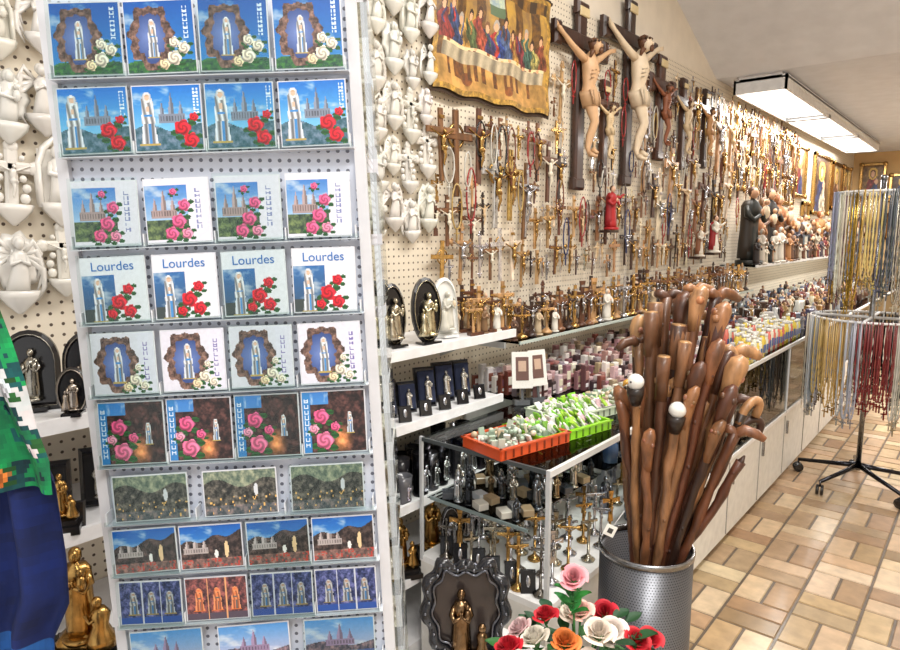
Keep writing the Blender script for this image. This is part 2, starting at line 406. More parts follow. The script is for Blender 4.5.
def cF(u,v):
    r=roses(u,v,[(.30,.60,.13,PR),(.34,.2,.15,(244,116,160)),(.52,.42,.08,PR),(.18,.4,.08,(248,160,190))])
    if r: return r
    if u<.13: return (222,236,248) if lett(u,v,.03,.10,.1,.92,9,5) else (50,130,200)
    if u<.42 and v>.8: return sky(v,(60,130,210),(120,185,230),u*3)
    p=virgin(u,v,.76,.50,.36)
    if p: return p
    g=max(0,1-math.hypot((u-.62)/.2,(v-.2)/.3))
    n=fb(u*12,v*12); return (20+80*n+200*g,12+52*n+130*g,14+46*n+60*g)
def cG(u,v):
    n=fb(u*16,v*9)
    if el(u,v,.72,.55,.03,.14)<1: return (216,220,228)
    if h2(int(u*60),int(v*26))>.95 and v<.42: return (235,190,110)
    if v<.22: return (50+90*n,66+60*n,74+50*n)
    if v>.72+.1*math.sin(u*9): return (76+90*n,96+76*n,86+60*n)
    return (26+100*n,30+90*n,30+80*n)
def cH(u,v):
    n=fb(u*14,v*9)
    if v>.58+.25*u+.05*math.sin(u*14): return sky(v,(14,92,186),(120,190,235),u)
    p=basil(u,v,.25,.35,.4,(180,170,170))
    if p: return p
    if el(u,v,.75,.42,.035,.2)<1: return (235,205,160)
    if el(u,v,.58,.32,.03,.1)<1: return (240,240,240)
    if v<.22: return (80+90*n,66+60*n,66+50*n) if h2(int(u*40),int(v*30))>.15 else (190,70,60)
    return (20+80*n,16+66*n,20+58*n)
def cI(u,v):
    n=fb(u*16,v*10)
    for cx in(.2,.5,.8):
        p=virgin(u,v,cx,.5,.56)
        if p: return tuple(k*.8 for k in p)
    if abs(u-.35)<.01 or abs(u-.65)<.01: return (200,205,220)
    if v<.15: return (40,80,160)
    return (14+100*n,30+90*n,70+110*n)
def cI2(u,v):
    c=cI(u,v); return (min(230,c[0]*1.25+36),c[1]*.75+14,c[2]*.5+10)
def cJ(u,v):
    n=fb(u*18,v*10)
    p=basil(u,v,.5,.4,.42,(150,130,165))
    if p: return p
    if v<.28: return (60+90*n,90+70*n,160)
    if v<.45+.06*math.sin(u*7): return (56+100*n,60+70*n,80+60*n)
    return sky(v,(80,150,220),(236,206,216),u)
# ------------------------------------------------ postcard rack
TL=-2.5
rack=empty('postcard_display_rack',T(-.7705,.4635,0,43))
tilt=Matrix.Translation((0,0,1.35))@Matrix.Rotation(math.radians(TL),4,'Y')@Matrix.Translation((0,0,-1.35))
b=MB(); W=.366
b.box(tilt,(0,.012,1.28),(W,.006,1.2),WHT,'pegrack')
b.box(tilt,(0,.30,1.28),(W,.006,1.2),WHT,'pegrack')
for q in(-1,1): b.box(tilt,(q*W/2,.156,1.28),(.006,.29,1.2),WHT,'pegrack')
b.build('perforated_panels',rack)
b=MB()
for q in(-1,1):
    for yy in(.008,.302): b.box(tilt,(q*(W/2+.004),yy,1.27),(.014,.016,1.24),(215,216,222))
b.box(tilt,(0,.155,1.89),(W+.02,.31,.02),(225,226,230)); b.box(tilt,(0,.155,.675),(W+.02,.31,.02),(225,226,230))
b.tube(I4,[(0.03,.155,.68),(0,.155,.04)],.025,(180,182,188),'metal',14)
b.lathe(I4@T(0,.155,0),[(.24,0.002),(.24,.02),(.05,.04),(.03,.06)],(200,200,205),'paint',28)
b.build('frame_and_base',rack)
rows=[(1.786,1.695,4,cA),(1.687,1.602,4,cB),(1.574,1.488,4,cC),(1.479,1.391,4,cD),(1.381,1.295,4,cE),(1.289,1.200,4,cF),(1.1875,1.120,3,cG),(1.112,1.046,4,cH),(1.036,.970,4,cI),(.962,.89,3,cJ),(.88,.81,4,cB),(.80,.73,4,cE)]
b=MB(); g=MB()
m,nt,bb=newmat('titleblue'); bb.inputs['Base Color'].default_value=lin((20,110,190)); bb.inputs['Roughness'].default_value=.4
for ri,(z1,z0,n,fn) in enumerate(rows):
    h=z1-z0; cw=(W-.010)/n
    for k in range(n):
        cx=-W/2+.004+cw*(k+.5); ww=cw-.004 if n==4 else cw-.020
        if ri in(2,3,4) : ww-=.003
        M=tilt@T(cx+U(-.001,.001),-.012,(z0+z1)/2,U(-1,1),-3,U(-.8,.8))
        f2=cI2 if (fn is cI and k==1) else fn
        b.box(M,(0,.0015,0),(ww,.002,h-.004),(225,228,236),'print')
        o=U(-.02,.02)
        lo=ri>9
        b.pic(M,ww-.003,h-.007,(lambda f,o:lambda u,v:f(u+o,v+o*.5))(f2,o),(20 if lo else 74) if n==4 else 90,20 if lo else 64,-.0002)
        if k%2==0: g.box(M,(0,-.004,-.0),(ww+.003,.0006,h+.002),WHT,'glass')
        if ri==3:
            cu=bpy.data.curves.new('card_title','FONT'); cu.body='Lourdes'; cu.size=.0165; cu.align_x='CENTER'
            to=bpy.data.objects.new('card_title',cu); cu.materials.append(MATS['titleblue'])
            scene.collection.objects.link(to); to.parent=rack
            to.matrix_local=M@T(0.0,-.001,h/2-.0195,0,90)
    g.box(tilt,(0,-.018,z0+.002),(W-.004,.001,.006),WHT,'glass')
    for q in range(n+1): b.box(tilt,(-W/2+.004+cw*q,-.006,z0+.008),(.0016,.02,.016),(226,230,236),'ceramic')
    b.box(tilt,(0,-.006,z0-.0015),(W-.004,.022,.0012),(214,220,230),'ceramic')
b.build('cards',rack)
for ri,(z1,z0,n,fn) in enumerate(rows):
    g.box(tilt,(W/2+.014,.09,(z0+z1)/2),(.018,.15,z1-z0-.006),WHT,'glass')
g.build('clear_plastic_pockets',rack)
# ------------------------------------------------ fonts on wall
b=MB(); k=0
y=.30
while y<1.90:
    z=1.32 if y<1.4 else 1.46
    z+=U(0,.05)
    while z<2.5:
        h=U(.15,.20); font(b,T(WX,y+U(-.012,.012),z,90,0,U(-3,3)),h,k+int(R()*2)); k+=1; z+=h+.002
    y+=.088 if y>1.3 else .094
b.build('holy_water_fonts')
# ------------------------------------------------ shelves
b=MB(); SH=[(1.13,2.06),(.89,1.98),(.62,1.98),(.36,1.98)]
for z,y1 in SH:
    b.box(I4,(-1.55,(y1+.15)/2,z-.01),(.29,y1-.15,.02),(226,226,228)); b.box(I4,(-1.402,(y1+.15)/2,z-.008),(.012,y1-.15,.03),(236,236,238))
    for yy in(.2,1.1,1.95): b.add(I4,[(-1.69,yy,z-.02),(-1.45,yy,z-.02),(-1.69,yy,z-.12),(-1.69,yy+.004,z-.02),(-1.45,yy+.004,z-.02),(-1.69,yy+.004,z-.12)],[(0,1,2),(5,4,3),(1,4,5,2)],(230,230,230))
b.box(I4,(-1.55,(2.0+.15)/2,.06),(.29,1.85,.12),(236,236,238))
b.build('display_shelves')
def plaque(b,M,w,h,col,fig,fm='metal',arch=False):
    N=M
    pts=[]
    if arch:
        for i in range(13):
            a=math.pi*i/12; pts.append((math.cos(a)*w/2,h*.6+math.sin(a)*h*.4))
        pts=[(w/2,0)]+pts+[(-w/2,0)]
    else:
        for i in range(20):
            a=2*math.pi*i/20-math.pi/2; pts.append((math.cos(a)*w/2,h/2+math.sin(a)*h/2))
    n=len(pts)
    vs=[(x,0,z) for x,z in pts]+[(x,-.012,z) for x,z in pts]+[(x*.85,-.018,h*.5+(z-h*.5)*.88) for x,z in pts]+[(x*.8,-.010,h*.5+(z-h*.5)*.83) for x,z in pts]
    fs=[]
    for r in range(3):
        for i in range(n): fs.append((r*n+i,r*n+(i+1)%n,(r+1)*n+(i+1)%n,(r+1)*n+i))
    fs.append(tuple(range(3*n,4*n)))
    b.add(N,vs,fs,col,'ceramic')
    b.tube(N,[(x*.86,-.017,h*.5+(z-h*.5)*.89) for x,z in pts+[pts[0]]],.0015,fig,fm,4)
    statue(b,N@T(w*.04,-.022,h*.12),h*.66,fig,None,fig,fm,7,hold='child' if h>.1 else None)
    b.lathe(N@T(-w*.17,-.022,h*.12)@Matrix.Scale(h,4),[(.10,0),(.09,.08),(.05,.22),(.06,.3),(.02,.36)],fig,fm,7)
    b.ell(N,(-w*.17,-.024,h*.50),(h*.032,h*.032,h*.04),fig,fm,6,4)
    b.box(N,(0,-.01,.004),(w*.6,.06,.008),col,'ceramic')
b=MB()
plaque(b,T(-1.5,1.50,1.13,80,-6),.10,.21,BLK,(180,170,150))
plaque(b,T(-1.46,1.62,1.13,72,-6),.115,.225,BLK,(190,180,150))
plaque(b,T(-1.5,1.765,1.13,75,-6),.10,.215,(225,225,222),(205,202,190),'ceramic',True)
plaque(b,T(-1.54,.46,1.13,60,-6),.11,.17,BLK,(150,146,136),'metal',True)
plaque(b,T(-1.5,.56,1.13,60,-6),.10,.16,BLK,(150,140,130),'metal',True)
plaque(b,T(-1.43,.50,1.13,60,-6),.06,.10,BLK,(160,150,140),'metal')
for yy in(.75,.9,1.05,1.2,1.35): plaque(b,T(-1.5,yy,1.13,70,-6),.10,.19,BLK,(180,170,150))
for yy,h in((1.86,.12),(1.89,.17),(1.93,.13),(1.97,.15),(2.01,.14),(2.04,.18)):
    for xx in(-1.45,-1.53,-1.6):
        if R()<.4: statue(b,T(xx,yy,1.13,70),h*.8,random.choice([(225,220,210),(200,180,150),(120,90,60)]),seg=7)
        else: b.box(T(xx,yy,1.13,70),(0,0,.006),(.035,.03,.012),BR,'wood'); cross(b,T(xx,yy,1.14,70),h,random.choice([BR,TAN,DK]),'wood',0)
b.build('oval_madonna_plaques')
b=MB()
yy=.36
while yy<1.96:
    w=U(.07,.09); h=U(.11,.15)
    M=T(-1.49,yy,.89,65,-12); b.bbox(M,(0,.02,h/2+.002),(w,.02,h),(26,26,32),'ceramic'); b.bbox(M,(0,.005,h/2+.004),(w*.8,.008,h*.78),(44,52,80) if yy>1.4 else (30,28,30),'cloth')
    statue(b,M@T(0,-.012,h*.2),h*.6,(215,212,205),None,(215,212,205),'metal',6)
    M=T(-1.43,yy+.02,.89,60,-20); b.bbox(M,(0,0,.028),(.045,.008,.055),(24,24,28),'ceramic'); b.ell(M,(0,-.006,.03),(.008,.003,.014),SILV,'metal'); yy+=.10
b.build('boxed_medal_gifts')
b=MB(); yy=.8
while yy<1.96:
    for xx in(-1.44,-1.51,-1.6):
        h=U(.09,.17); c=random.choice([(150,150,155),(95,95,100),(60,58,62),(190,190,195),(40,40,44)])
        M=T(xx+U(-.01,.01),yy+U(-.01,.01),.62); b.lathe(M,[(.026,0),(.028,.01),(.024,.02),(.028,h*.6),(.031,h),(.028,h),(.024,h*.6),(.020,.03)],c,'metal' if R()<.6 else 'ceramic',14)
        statue(b,M@T(.026,0,h*.15,90),h*.6,jit(SILV),None,SILV,'metal',5)
    yy+=.068
b.build('pewter_candle_holders')
def gstat(name,M,h,base):
    b=MB(); b.box(M,(0,0,.009),(h*.75,h*.6,.018),base,'ceramic'); b.box(M,(0,0,.024),(h*.6,h*.48,.012),base,'ceramic')
    gc=(176,138,80)
    b.lathe(M@T(0,.01,.03),[(h*.26,0),(h*.24,h*.06),(h*.17,h*.13),(h*.1,h*.16)],gc,'metal',16,1,.7,fn=lambda a,t:1+.12*math.sin(a*5+1)+.06*math.sin(a*9))
    statue(b,M@T(0,0,.03+h*.06),h*.95,gc,None,gc,'metal',12,hold='child')
    N=M@T(h*.22,-h*.1,.03+h*.03,-60)
    b.lathe(N@Matrix.Scale(h,4),[(.12,0),(.11,.08),(.06,.22),(.08,.33),(.04,.4)],gc,'metal',10,1,1.2); b.ell(N,(0,-.02*h,.45*h),(h*.05,h*.05,h*.06),gc,'metal')
    b.tube(N,[(h*.05,0,.33*h),(h*.03,-h*.1,.28*h),(0,-h*.13,.36*h)],h*.02,gc,'metal')
    return b.build(name)
gstat('gold_madonna_statuette',T(-1.395,.465,.62,50),.215,BLK)
gstat('gold_madonna_statuette',T(-1.43,.46,.89,60),.095,BLK)
gstat('gold_madonna_statuette',T(-1.45,1.47,.36,60),.17,BLK)
gstat('gold_madonna_statuette',T(-1.45,1.63,.36,55),.19,BLK)
gstat('gold_madonna_statuette',T(-1.47,1.80,.36,60),.17,BLK)
# ------------------------------------------------ Last Supper tapestry
robes=[(140,50,44),(60,76,116),(196,150,76),(90,104,64),(160,76,54),(64,60,104),(184,60,50),(76,94,130),(186,136,70),(130,54,60),(70,104,90),(180,166,96),(136,74,48)]
def lsup(u,v):
    n=fb(u*40,v*24); n2=fb(u*14,v*9,2)
    if u<.03 or u>.97 or v<.045 or v>.955: return (120+90*n,92+70*n,40+30*n)
    for i in range(13):
        cx=.08+i*.07+.008*math.sin(i*5); hy=.62+.05*math.sin(i*2.1); s=1.25 if i==6 else 1
        if el(u,v,cx,hy-.008,.013*s,.034)<1: return (216,166,126)
        if el(u,v,cx,hy+.006,.019*s,.05)<1: return [(70,42,26),(120,80,44),(170,160,150),(50,32,24)][i%4]
    for i in range(13):
        cx=.08+i*.07; top=.60+.05*math.sin(i*2.1); w=.020+.030*min(1,(top-v)/.12)
        lx=u-cx+.012*math.sin(v*40+i)
        if .38<v<top and abs(lx)<w:
            k=.5+.7*fb(u*60+i*3,v*20); c=robes[i]
            if i==6 and lx>0: c=(56,80,150)
            if abs(lx)<.007 and v>top-.12: c=robes[(i+5)%13]
            return (c[0]*k,c[1]*k,c[2]*k)
    if .24<v<.41 and .06<u<.94:
        for i in range(12):
            if el(u,v,.115+i*.07,.39+.03*math.sin(i*3.3),.012,.016)<1: return (216,160,120)
        if v>.35:
            q=h2(int(u*46),int(v*50))
            if q>.72: return [(150,90,50),(200,160,80),(120,50,40),(226,210,180)][int(q*97)%4]
            return (216+16*n,198+14*n,160)
        k=.72+.2*math.sin(u*70)*math.sin(u*23)+.1*n; return (218*k,200*k,166*k)
    if v<.24:
        if u<.9 and u>.1 and h2(int(u*34),2)>.62 and v>.12: return (80+60*n,54+30*n,36)
        if el(u,v,.25,.13,.05,.05)<1 or el(u,v,.6,.11,.04,.04)<1: return (110+40*n,66+20*n,40)
        return (146+70*n2,112+50*n2,60+30*n2)
    if .44<u<.56 and v>.70: return (140+50*n,160+40*n,170) if v>.78 else (90,110,80)
    if v>.86: return (100+50*n,72+34*n,40) if math.sin(u*50)>0 else (64,46,28)
    if math.sin(u*38)>.1: return (74+50*n,52+34*n,34)
    return (140+50*n2,108+40*n2,66)
b=MB(); M=T(-1.665,2.28,2.285,90)
LW,LH=.80,.49
b.grid(M,lambda a,c:((a-.5)*LW+.006*math.sin(c*20),-.004-.006*math.sin(a*14),(c-.5)*LH+.006*math.sin(a*22)),230,140,None,'print',lsup,False)
b.grid(M,lambda a,c:((a-.5)*(LW+.03)+.006*math.sin(c*20),.004-.006*math.sin(a*14),(c-.5)*(LH+.032)+.006*math.sin(a*22)),30,20,(54,36,20),'cloth')
b.tube(M,[(-LW/2-.03,.004,LH/2+.006),(LW/2+.03,.004,LH/2+.006)],.009,DK,'wood')
b.build('last_supper_tapestry')
# ------------------------------------------------ large crucifixes
def bigcross(y,z0,H,wd,bz,ch,cc,wc,w=.08):
    b=MB(); M=T(-1.668,y,z0,90)
    b.bbox(M,(0,0,H/2),(w,.03,H),wc,'wood',.12); b.bbox(M,(0,-.004,bz),(wd,.03,w),wc,'wood',.12)
    b.bbox(M,(0,-.02,H-.05),(w*1.1,.008,w*.55),(215,195,150),'paint')
    for (x,z) in((0,H),(0,0),(wd/2,bz),(-wd/2,bz)):
        if x==0: b.bbox(M,(0,-.002,abs(z-.03)),(w*1.35,.034,.06),wc,'wood',.2)
        else: b.bbox(M,(x*.94,-.006,bz),(.06,.034,w*1.35),wc,'wood',.2)
    corpus(b,M@T(0,-.015,bz-ch*.955),ch,cc,'paint',12,(100,64,40),tuple(k*.98 for k in cc))
    N=M@T(0,-.015,bz-ch*.955)@Matrix.Scale(ch,4)
    for a in range(10):
        t=a/10*2*math.pi; b.ell(N,(.022+.055*math.cos(t),-.10+.05*math.sin(t),.945),(.014,.014,.012),(70,45,25),'wood',5,3)
    for q in(-1,1):
        for f in range(4): b.tube(N,[(q*.47,-.035,.97+f*.008-.012),(q*.53,-.05,.985+f*.010-.014)],[.007,.004],cc,'paint',4)
    b.tube(N,[(0,-.09,.0),(.01,-.16,-.03)],[.03,.015],cc,'paint',6); b.tube(N,[(.02,-.11,.03),(.0,-.17,.0)],[.026,.014],cc,'paint',6)
    for i in range(3):
        for q in(-1,1): b.tube(N,[(q*.02,-.148+.012*i,.70-.03*i),(q*.07,-.125,.69-.03*i)],.006,tuple(k*.85 for k in cc),'paint',4)
    for i in range(5): b.tube(N,[(-.09+.04*i,-.125-.01*(i%2),.53),(-.07+.035*i,-.14,.47),(-.06+.03*i,-.145,.41)],.008,tuple(k*.86 for k in cc),'paint',4)
    b.tube(N,[(-.045,-.12,.86),(-.06,-.10,.80)],[.025,.01],(100,64,40),'paint',5)
    b.ell(N,(.025,-.16,.865),(.024,.018,.03),(100,64,40),'paint',7,4); b.ell(N,(.026,-.168,.905),(.008,.012,.016),cc,'paint',5,3)
    b.build('crucifix')
bigcross(2.99,1.72,.90,.50,.71,.56,(206,166,126),(56,30,20))
bigcross(3.54,1.77,1.0,.66,.79,.66,(222,202,174),(48,25,17))
bigcross(3.99,1.95,.62,.36,.44,.36,(140,84,56),(66,34,20))
bigcross(3.26,1.80,.50,.24,.37,.28,(216,190,150),(70,40,24),.05)
bigcross(4.36,1.92,.58,.34,.43,.34,(220,196,160),(60,32,20),.055)
bigcross(4.78,1.96,.54,.32,.40,.32,(200,150,100),(44,24,16),.055)
# ------------------------------------------------ wall crosses (one mass)
placed=[(2.28,2.285,.43,.28),(2.99,2.17,.10,.46),(2.99,2.43,.27,.06),(3.54,2.27,.12,.5),(3.54,2.56,.35,.07),(3.99,2.26,.08,.31),(3.99,2.39,.18,.05),(3.26,2.05,.05,.25),(4.36,2.2,.06,.30),(4.78,2.22,.06,.28)]
excl=len(placed)
b=MB(); cnt=0
pal=[(DK,'wood'),(BR,'wood'),(BR,'wood'),(MB_,'wood'),(MB_,'wood'),(TAN,'wood'),(DK,'wood'),(GOLD,'metal'),((205,205,210),'metal'),(CRM,'wood'),(SILV,'metal')]
def hit(y,z,hy,hz):
    for i,(a,c,d,e) in enumerate(placed):
        k=1.0 if i<excl else .66
        if abs(y-a)<(hy+d)*k and abs(z-c)<(hz+e)*(1.0 if i<excl else .80): return True
    return False
def tryc(y,z0,H,ci=None,st=None):
    global cnt
    hy,hz=H*.3+.004,H*.5+.004
    if hit(y,z0+H/2,hy*.75,hz): return
    placed.append((y,z0+H/2,hy*.75,hz)); cnt+=1
    c,mt=ci or random.choice(pal)
    cc,cm=random.choice([(GOLD,'metal'),(SILV,'metal'),((210,180,140),'paint'),((225,215,195),'paint'),(GOLD,'metal')])
    s=random.choice([0,0,1,2,3,4]) if st is None else st
    cross(b,T(-1.675+U(0,.012),y,z0,90,0,U(-3,3)),H,jit(c,14),mt,s,cc,cm,5 if y<4.5 else 4,s!=3 or R()<.5)
for (y,z,H) in((1.93,1.70,.27),(2.04,1.76,.25),(2.16,1.70,.30),(2.27,1.76,.25),(2.38,1.70,.31),(2.50,1.72,.29),(2.61,1.74,.26),(1.97,1.45,.2),(2.12,1.42,.2)):
    tryc(y,z,H,random.choice([(BR,'wood'),(MB_,'wood'),(SILV,'metal')]),0)
for (y,z,H) in((4.57,2.1,.38),(5.05,1.95,.48),(5.35,2.0,.44),(4.18,1.7,.34),(4.45,1.55,.34),(4.8,1.6,.33),(5.15,1.55,.33),(3.77,1.75,.36),(2.76,1.85,.28)):
    tryc(y,z,H,random.choice([(BR,'wood'),(TAN,'wood'),(DK,'wood')]))
for H0,H1,n in((.26,.36,700),(.18,.24,1700),(.12,.17,3400),(.085,.12,4600)):
    for _ in range(n):
        H=U(H0,H1); y=1.90+U(0,1)**1.2*5.6
        zmax=2.0 if y<2.72 else 2.54
        lo=1.26 if y<5.4 else 1.78
        z=U(lo,zmax-H)
        if H>.25 and z<1.45: continue
        tryc(y,z,H)
for i in range(90):
    y=1.92+U(0,1)**1.2*5; z=U(1.55,2.45)
    if hit(y,z-.08,.01,.05) and R()<.4: continue
    if y<2.75: z=min(z,1.95)
    L=U(.12,.22); w=U(.02,.035); c=random.choice([(60,34,24),(110,60,40),(200,196,186),(150,40,40),(50,60,100),(30,28,30),(180,150,90)])
    b.tube(T(-1.655,y,z,90),[(w*math.sin(2*math.pi*k/14)*(1.0),-.004,-L*.5*(1-math.cos(2*math.pi*k/14))) for k in range(15)],[.0028 if k%2 else .0045 for k in range(15)],c,'ceramic',5)
    cross(b,T(-1.655,y,z-L-.05,90),.05,c,'wood',0,corp=False)
b.build('crucifix_collection')
# ------------------------------------------------ glass shelves along the wall
b=MB()
b.box(I4,(-1.555,3.72,1.07),(.27,3.2,.008),WHT,'glass'); b.box(I4,(-1.42,3.72,1.07),(.006,3.2,.012),(190,205,200),'ceramic')
for yy in(2.15,3.0,3.9,4.8,5.3): b.box(I4,(-1.60,yy,1.05),(.18,.012,.03),(220,220,220))
b.box(I4,(-1.555,8.1,1.25),(.27,5.5,.012),WHT,'glass'); b.box(I4,(-1.42,8.1,1.25),(.008,5.5,.02),(215,215,215))
for yy in range(6): b.box(I4,(-1.60,5.4+yy*1.05,1.23),(.18,.012,.03),(220,220,220))
b.build('glass_shelf')
b=MB()
y=2.14
while y<5.25:
    for xx in(-1.46,-1.53,-1.60):
        H=U(.10,.21); c,mt=random.choice([(BR,'wood'),(TAN,'wood'),(GOLD,'metal'),(SILV,'metal'),(DK,'wood'),(MB_,'wood'),(DK,'wood')])
        M=T(xx+U(-.01,.01),y+U(-.01,.01),1.076,70+U(-15,15))
        if R()<.18: statue(b,M,H*.8,random.choice([(220,215,205),(190,170,140),(90,60,44)]),seg=7); continue
        b.lathe(M,[(.024,0),(.026,.006),(.016,.014),(.008,.022)],c,mt,10); cross(b,M@T(0,.003,.012),H,c,mt,random.choice([0,0,1,2]),random.choice([GOLD,SILV]),'metal',4)
    y+=.062
b.build('standing_crucifixes')
b=MB()
sp=[((80,52,36),(60,40,28)),((190,182,170),(120,130,140)),((30,26,26),(50,36,30)),((120,40,40),(170,150,120)),((100,66,46),(104,70,44)),((190,180,165),(190,180,165)),((170,120,74),(130,78,42)),((76,70,80),(170,160,150))]
y=5.50;i=0
order=[2,6,4,2,6,0]
while y<10.8:
    h=[.62,.44,.55,.64,.6,.5][i] if i<6 else U(.28,.5); r=sp[order[i]] if i<6 else sp[i%8]
    statue(b,T(-1.53+U(-.02,.02),y,1.257,70),h,jit(r[0]),jit(r[1]),(196,150,116),mat='paint',seg=9,hood=i%3>0,hold='child' if i%2==0 else None)
    for _ in range(2): statue(b,T(-1.44,y+U(-.5,.5)*h*.4,1.257,70),h*U(.3,.5),jit(random.choice(sp)[0]),None,(190,146,112),seg=7)
    y+=h*.36+.02; i+=1
b.build('saint_statues')
for (y,z,h,rc,cc) in((3.27,1.52,.24,(170,36,38),(150,26,32)),(4.95,1.36,.28,(225,218,205),(160,40,44)),(4.65,1.34,.22,(215,205,190),(140,90,60))):
    b=MB(); b.box(T(-1.64,y,z,90),(0,0,-.008),(.10,.10,.014),DK,'wood'); statue(b,T(-1.61,y,z,75),h,rc,cc,seg=12,hood=False)
    for q in(-1,1): b.tube(T(-1.61,y,z,75)@Matrix.Scale(h,4),[(q*.1,-.01,.73),(q*.18,-.08,.72),(q*.24,-.13,.80)],[.035,.035,.015],rc,'paint',7)
    b.build('sacred_heart_statue')
def icon(c1,c2,c3):
    def f(u,v):
        n=fb(u*10,v*12)
        if el(u,v,.5,.72,.09,.09)<1: return (216,174,140)
        if el(u,v,.5,.73,.13,.13)<1: return (90,56,36)
        if el(u,v,.5,.74,.20,.18)<1: return (215,180,90)
        if el(u,v,.66,.5,.07,.08)<1: return (216,174,140)
        if v<.64 and abs(u-.5)<.16+.3*(.66-v)+.03*math.sin(v*30): return tuple(k*(.6+.7*n) for k in (c1 if u+.1*math.sin(v*9)<.52 else c2))
        return tuple(k*(.6+.6*n) for k in c3)
    return f
b=MB()
def frame(M,w,h,fn,col=GOLD,fw=.04):
    for q in(-1,1):
        b.bbox(M,(q*(w/2-fw/2),-.015,0),(fw,.03,h),col,'metal',.2); b.bbox(M,(0,-.015,q*(h/2-fw/2)),(w,.03,fw),col,'metal',.2)
        for s2 in(-1,1): b.ell(M,(q*(w/2-fw/2),-.03,s2*(h/2-fw/2)),(fw*.8,.015,fw*.8),col,'metal',8,4)
    b.pic(M,w-fw*1.2,h-fw*1.2,fn,26,32,-.008)
fr_=[(5.7,2.26,.28,.34),(6.1,2.30,.34,.30),(6.6,2.24,.42,.40),(7.15,2.26,.40,.46),(7.75,2.15,.5,.55),(8.85,2.07,.9,.70),(9.75,2.1,.6,.6),(10.4,2.1,.5,.6),(5.68,1.95,.22,.2),(10.4,1.66,.5,.25),(8.1,1.75,.3,.2),(7.2,1.88,.4,.2)]
pc=[((130,44,44),(50,60,104),(130,100,60)),((50,64,104),(190,180,160),(90,64,44)),((110,70,50),(90,60,40),(150,130,100)),((140,64,50),(180,160,130),(70,70,70))]
for i,(y,z,w,h) in enumerate(fr_): frame(T(-1.69,y,z,90),w,h,icon(*pc[i%4]),GOLD if i%3 else (130,92,50))
b.build('gold_framed_icons')
b=MB()
for i in range(11):
    frame(T(-1.45+i*.36,10.985,2.2+U(-.1,.05),0),.32,U(.35,.55),icon(*pc[i%4]),GOLD); frame(T(-1.45+i*.36,10.985,1.65+U(-.05,.05),0),.3,U(.3,.4),icon(*pc[(i+1)%4]),(150,110,60))
b.build('gold_framed_icons')
# ------------------------------------------------ glass display counter
cnt_=empty('glass_display_counter',I4)
b=MB(); CW=(228,226,220)
segs=[(-1.385,1.5,2.10),(-1.685,2.102,10.6)]
for si,(x0,y0,y1) in enumerate(segs):
    cx=(x0-.90)/2; w=-.90-x0; cy=(y0+y1)/2; L=y1-y0
    b.box(I4,(cx,cy,.23),(w,L,.38),CW); b.box(I4,(cx-.03,cy,.02),(w-.06,L,.04),(120,112,104))
    b.box(I4,(cx,cy,.43),(w+.01,L,.02),(240,240,240))
    b.box(I4,(cx,cy,.843),(w,L,.008),WHT,'glass'); b.box(I4,(cx-.06,cy,.64),(w-.14,L-.04,.006),WHT,'glass')
    if si:
        b.box(I4,(-.903,cy,.64),(.005,L,.4),WHT,'glass'); b.box(I4,(x0+.006,cy,.64),(.01,L,.40),(225,225,222))
    b.box(I4,(-.898,cy,.84),(.012,L+.008,.018),(225,225,224))
    y=y0
    while y<y1+.01:
        b.box(I4,(-.90,y,.64),(.012,.012,.42),(200,202,204)); y+=1.06 if L>2 else L
    y=y0+.53
    while y<y1: b.box(I4,(-.8985,y,.23),(.004,.006,.36),(150,146,140)); b.box(I4,(-.893,y+.05,.33),(.012,.012,.08),(170,170,172),'metal'); y+=.53
b.box(I4,(-1.14,1.50,.842),(.49,.008,.012),(70,76,78)); b.box(I4,(-1.17,1.52,.64),(.38,.005,.010),(120,135,135))
b.box(I4,(-1.38,1.5,.64),(.010,.010,.42),(200,202,204)); b.box(I4,(-1.38,2.09,.64),(.010,.010,.42),(200,202,204))
b.build('cabinet_and_glass',cnt_)
b=MB()
def trophy(M,h,c=None):
    c=c or random.choice([SILV,SILV,GOLD,(170,165,150),(120,116,110)])
    b.lathe(M,[(.022,0),(.024,.006),(.012,.014),(.005,.022),(.004,h*.4)],c,'metal',10); cross(b,M@T(0,.003,h*.38),h*.62,c,'metal',random.choice([0,1,2]),c,'metal',5)
for i in range(7):
    for j in range(6):
        trophy(T(-.95-i*.06+U(-.01,.01),1.54+j*.095+U(-.015,.015),.44,45+U(-20,20)),U(.13,.19))
for i in range(6):
    M=T(-.98-i*.065,1.53+.01*(i%2),.44,40,-15); b.bbox(M,(0,0,.035),(.045,.006,.07),(26,26,30),'ceramic'); b.ell(M,(0,-.004,.036),(.008,.003,.018),SILV,'metal')
for j in range(5): plaque(b,T(-1.34,1.6+j*.1,.44,55,-5),.07,.15,BLK,SILV)
for i in range(7):
    for j in range(9):
        if R()<.85:
            M=T(-1.04-i*.045,1.55+j*.058,.644,60+U(-20,20)); c=random.choice([(60,64,70),(120,124,130),(190,195,200),(90,94,100),(200,196,186),(160,140,110)])
            if R()<.5: b.bbox(M,(0,0,.012),(.035,.045,.022),c,'ceramic')
            else: statue(b,M,U(.07,.12),c,mat='metal',seg=6,skin=c)
y=2.2
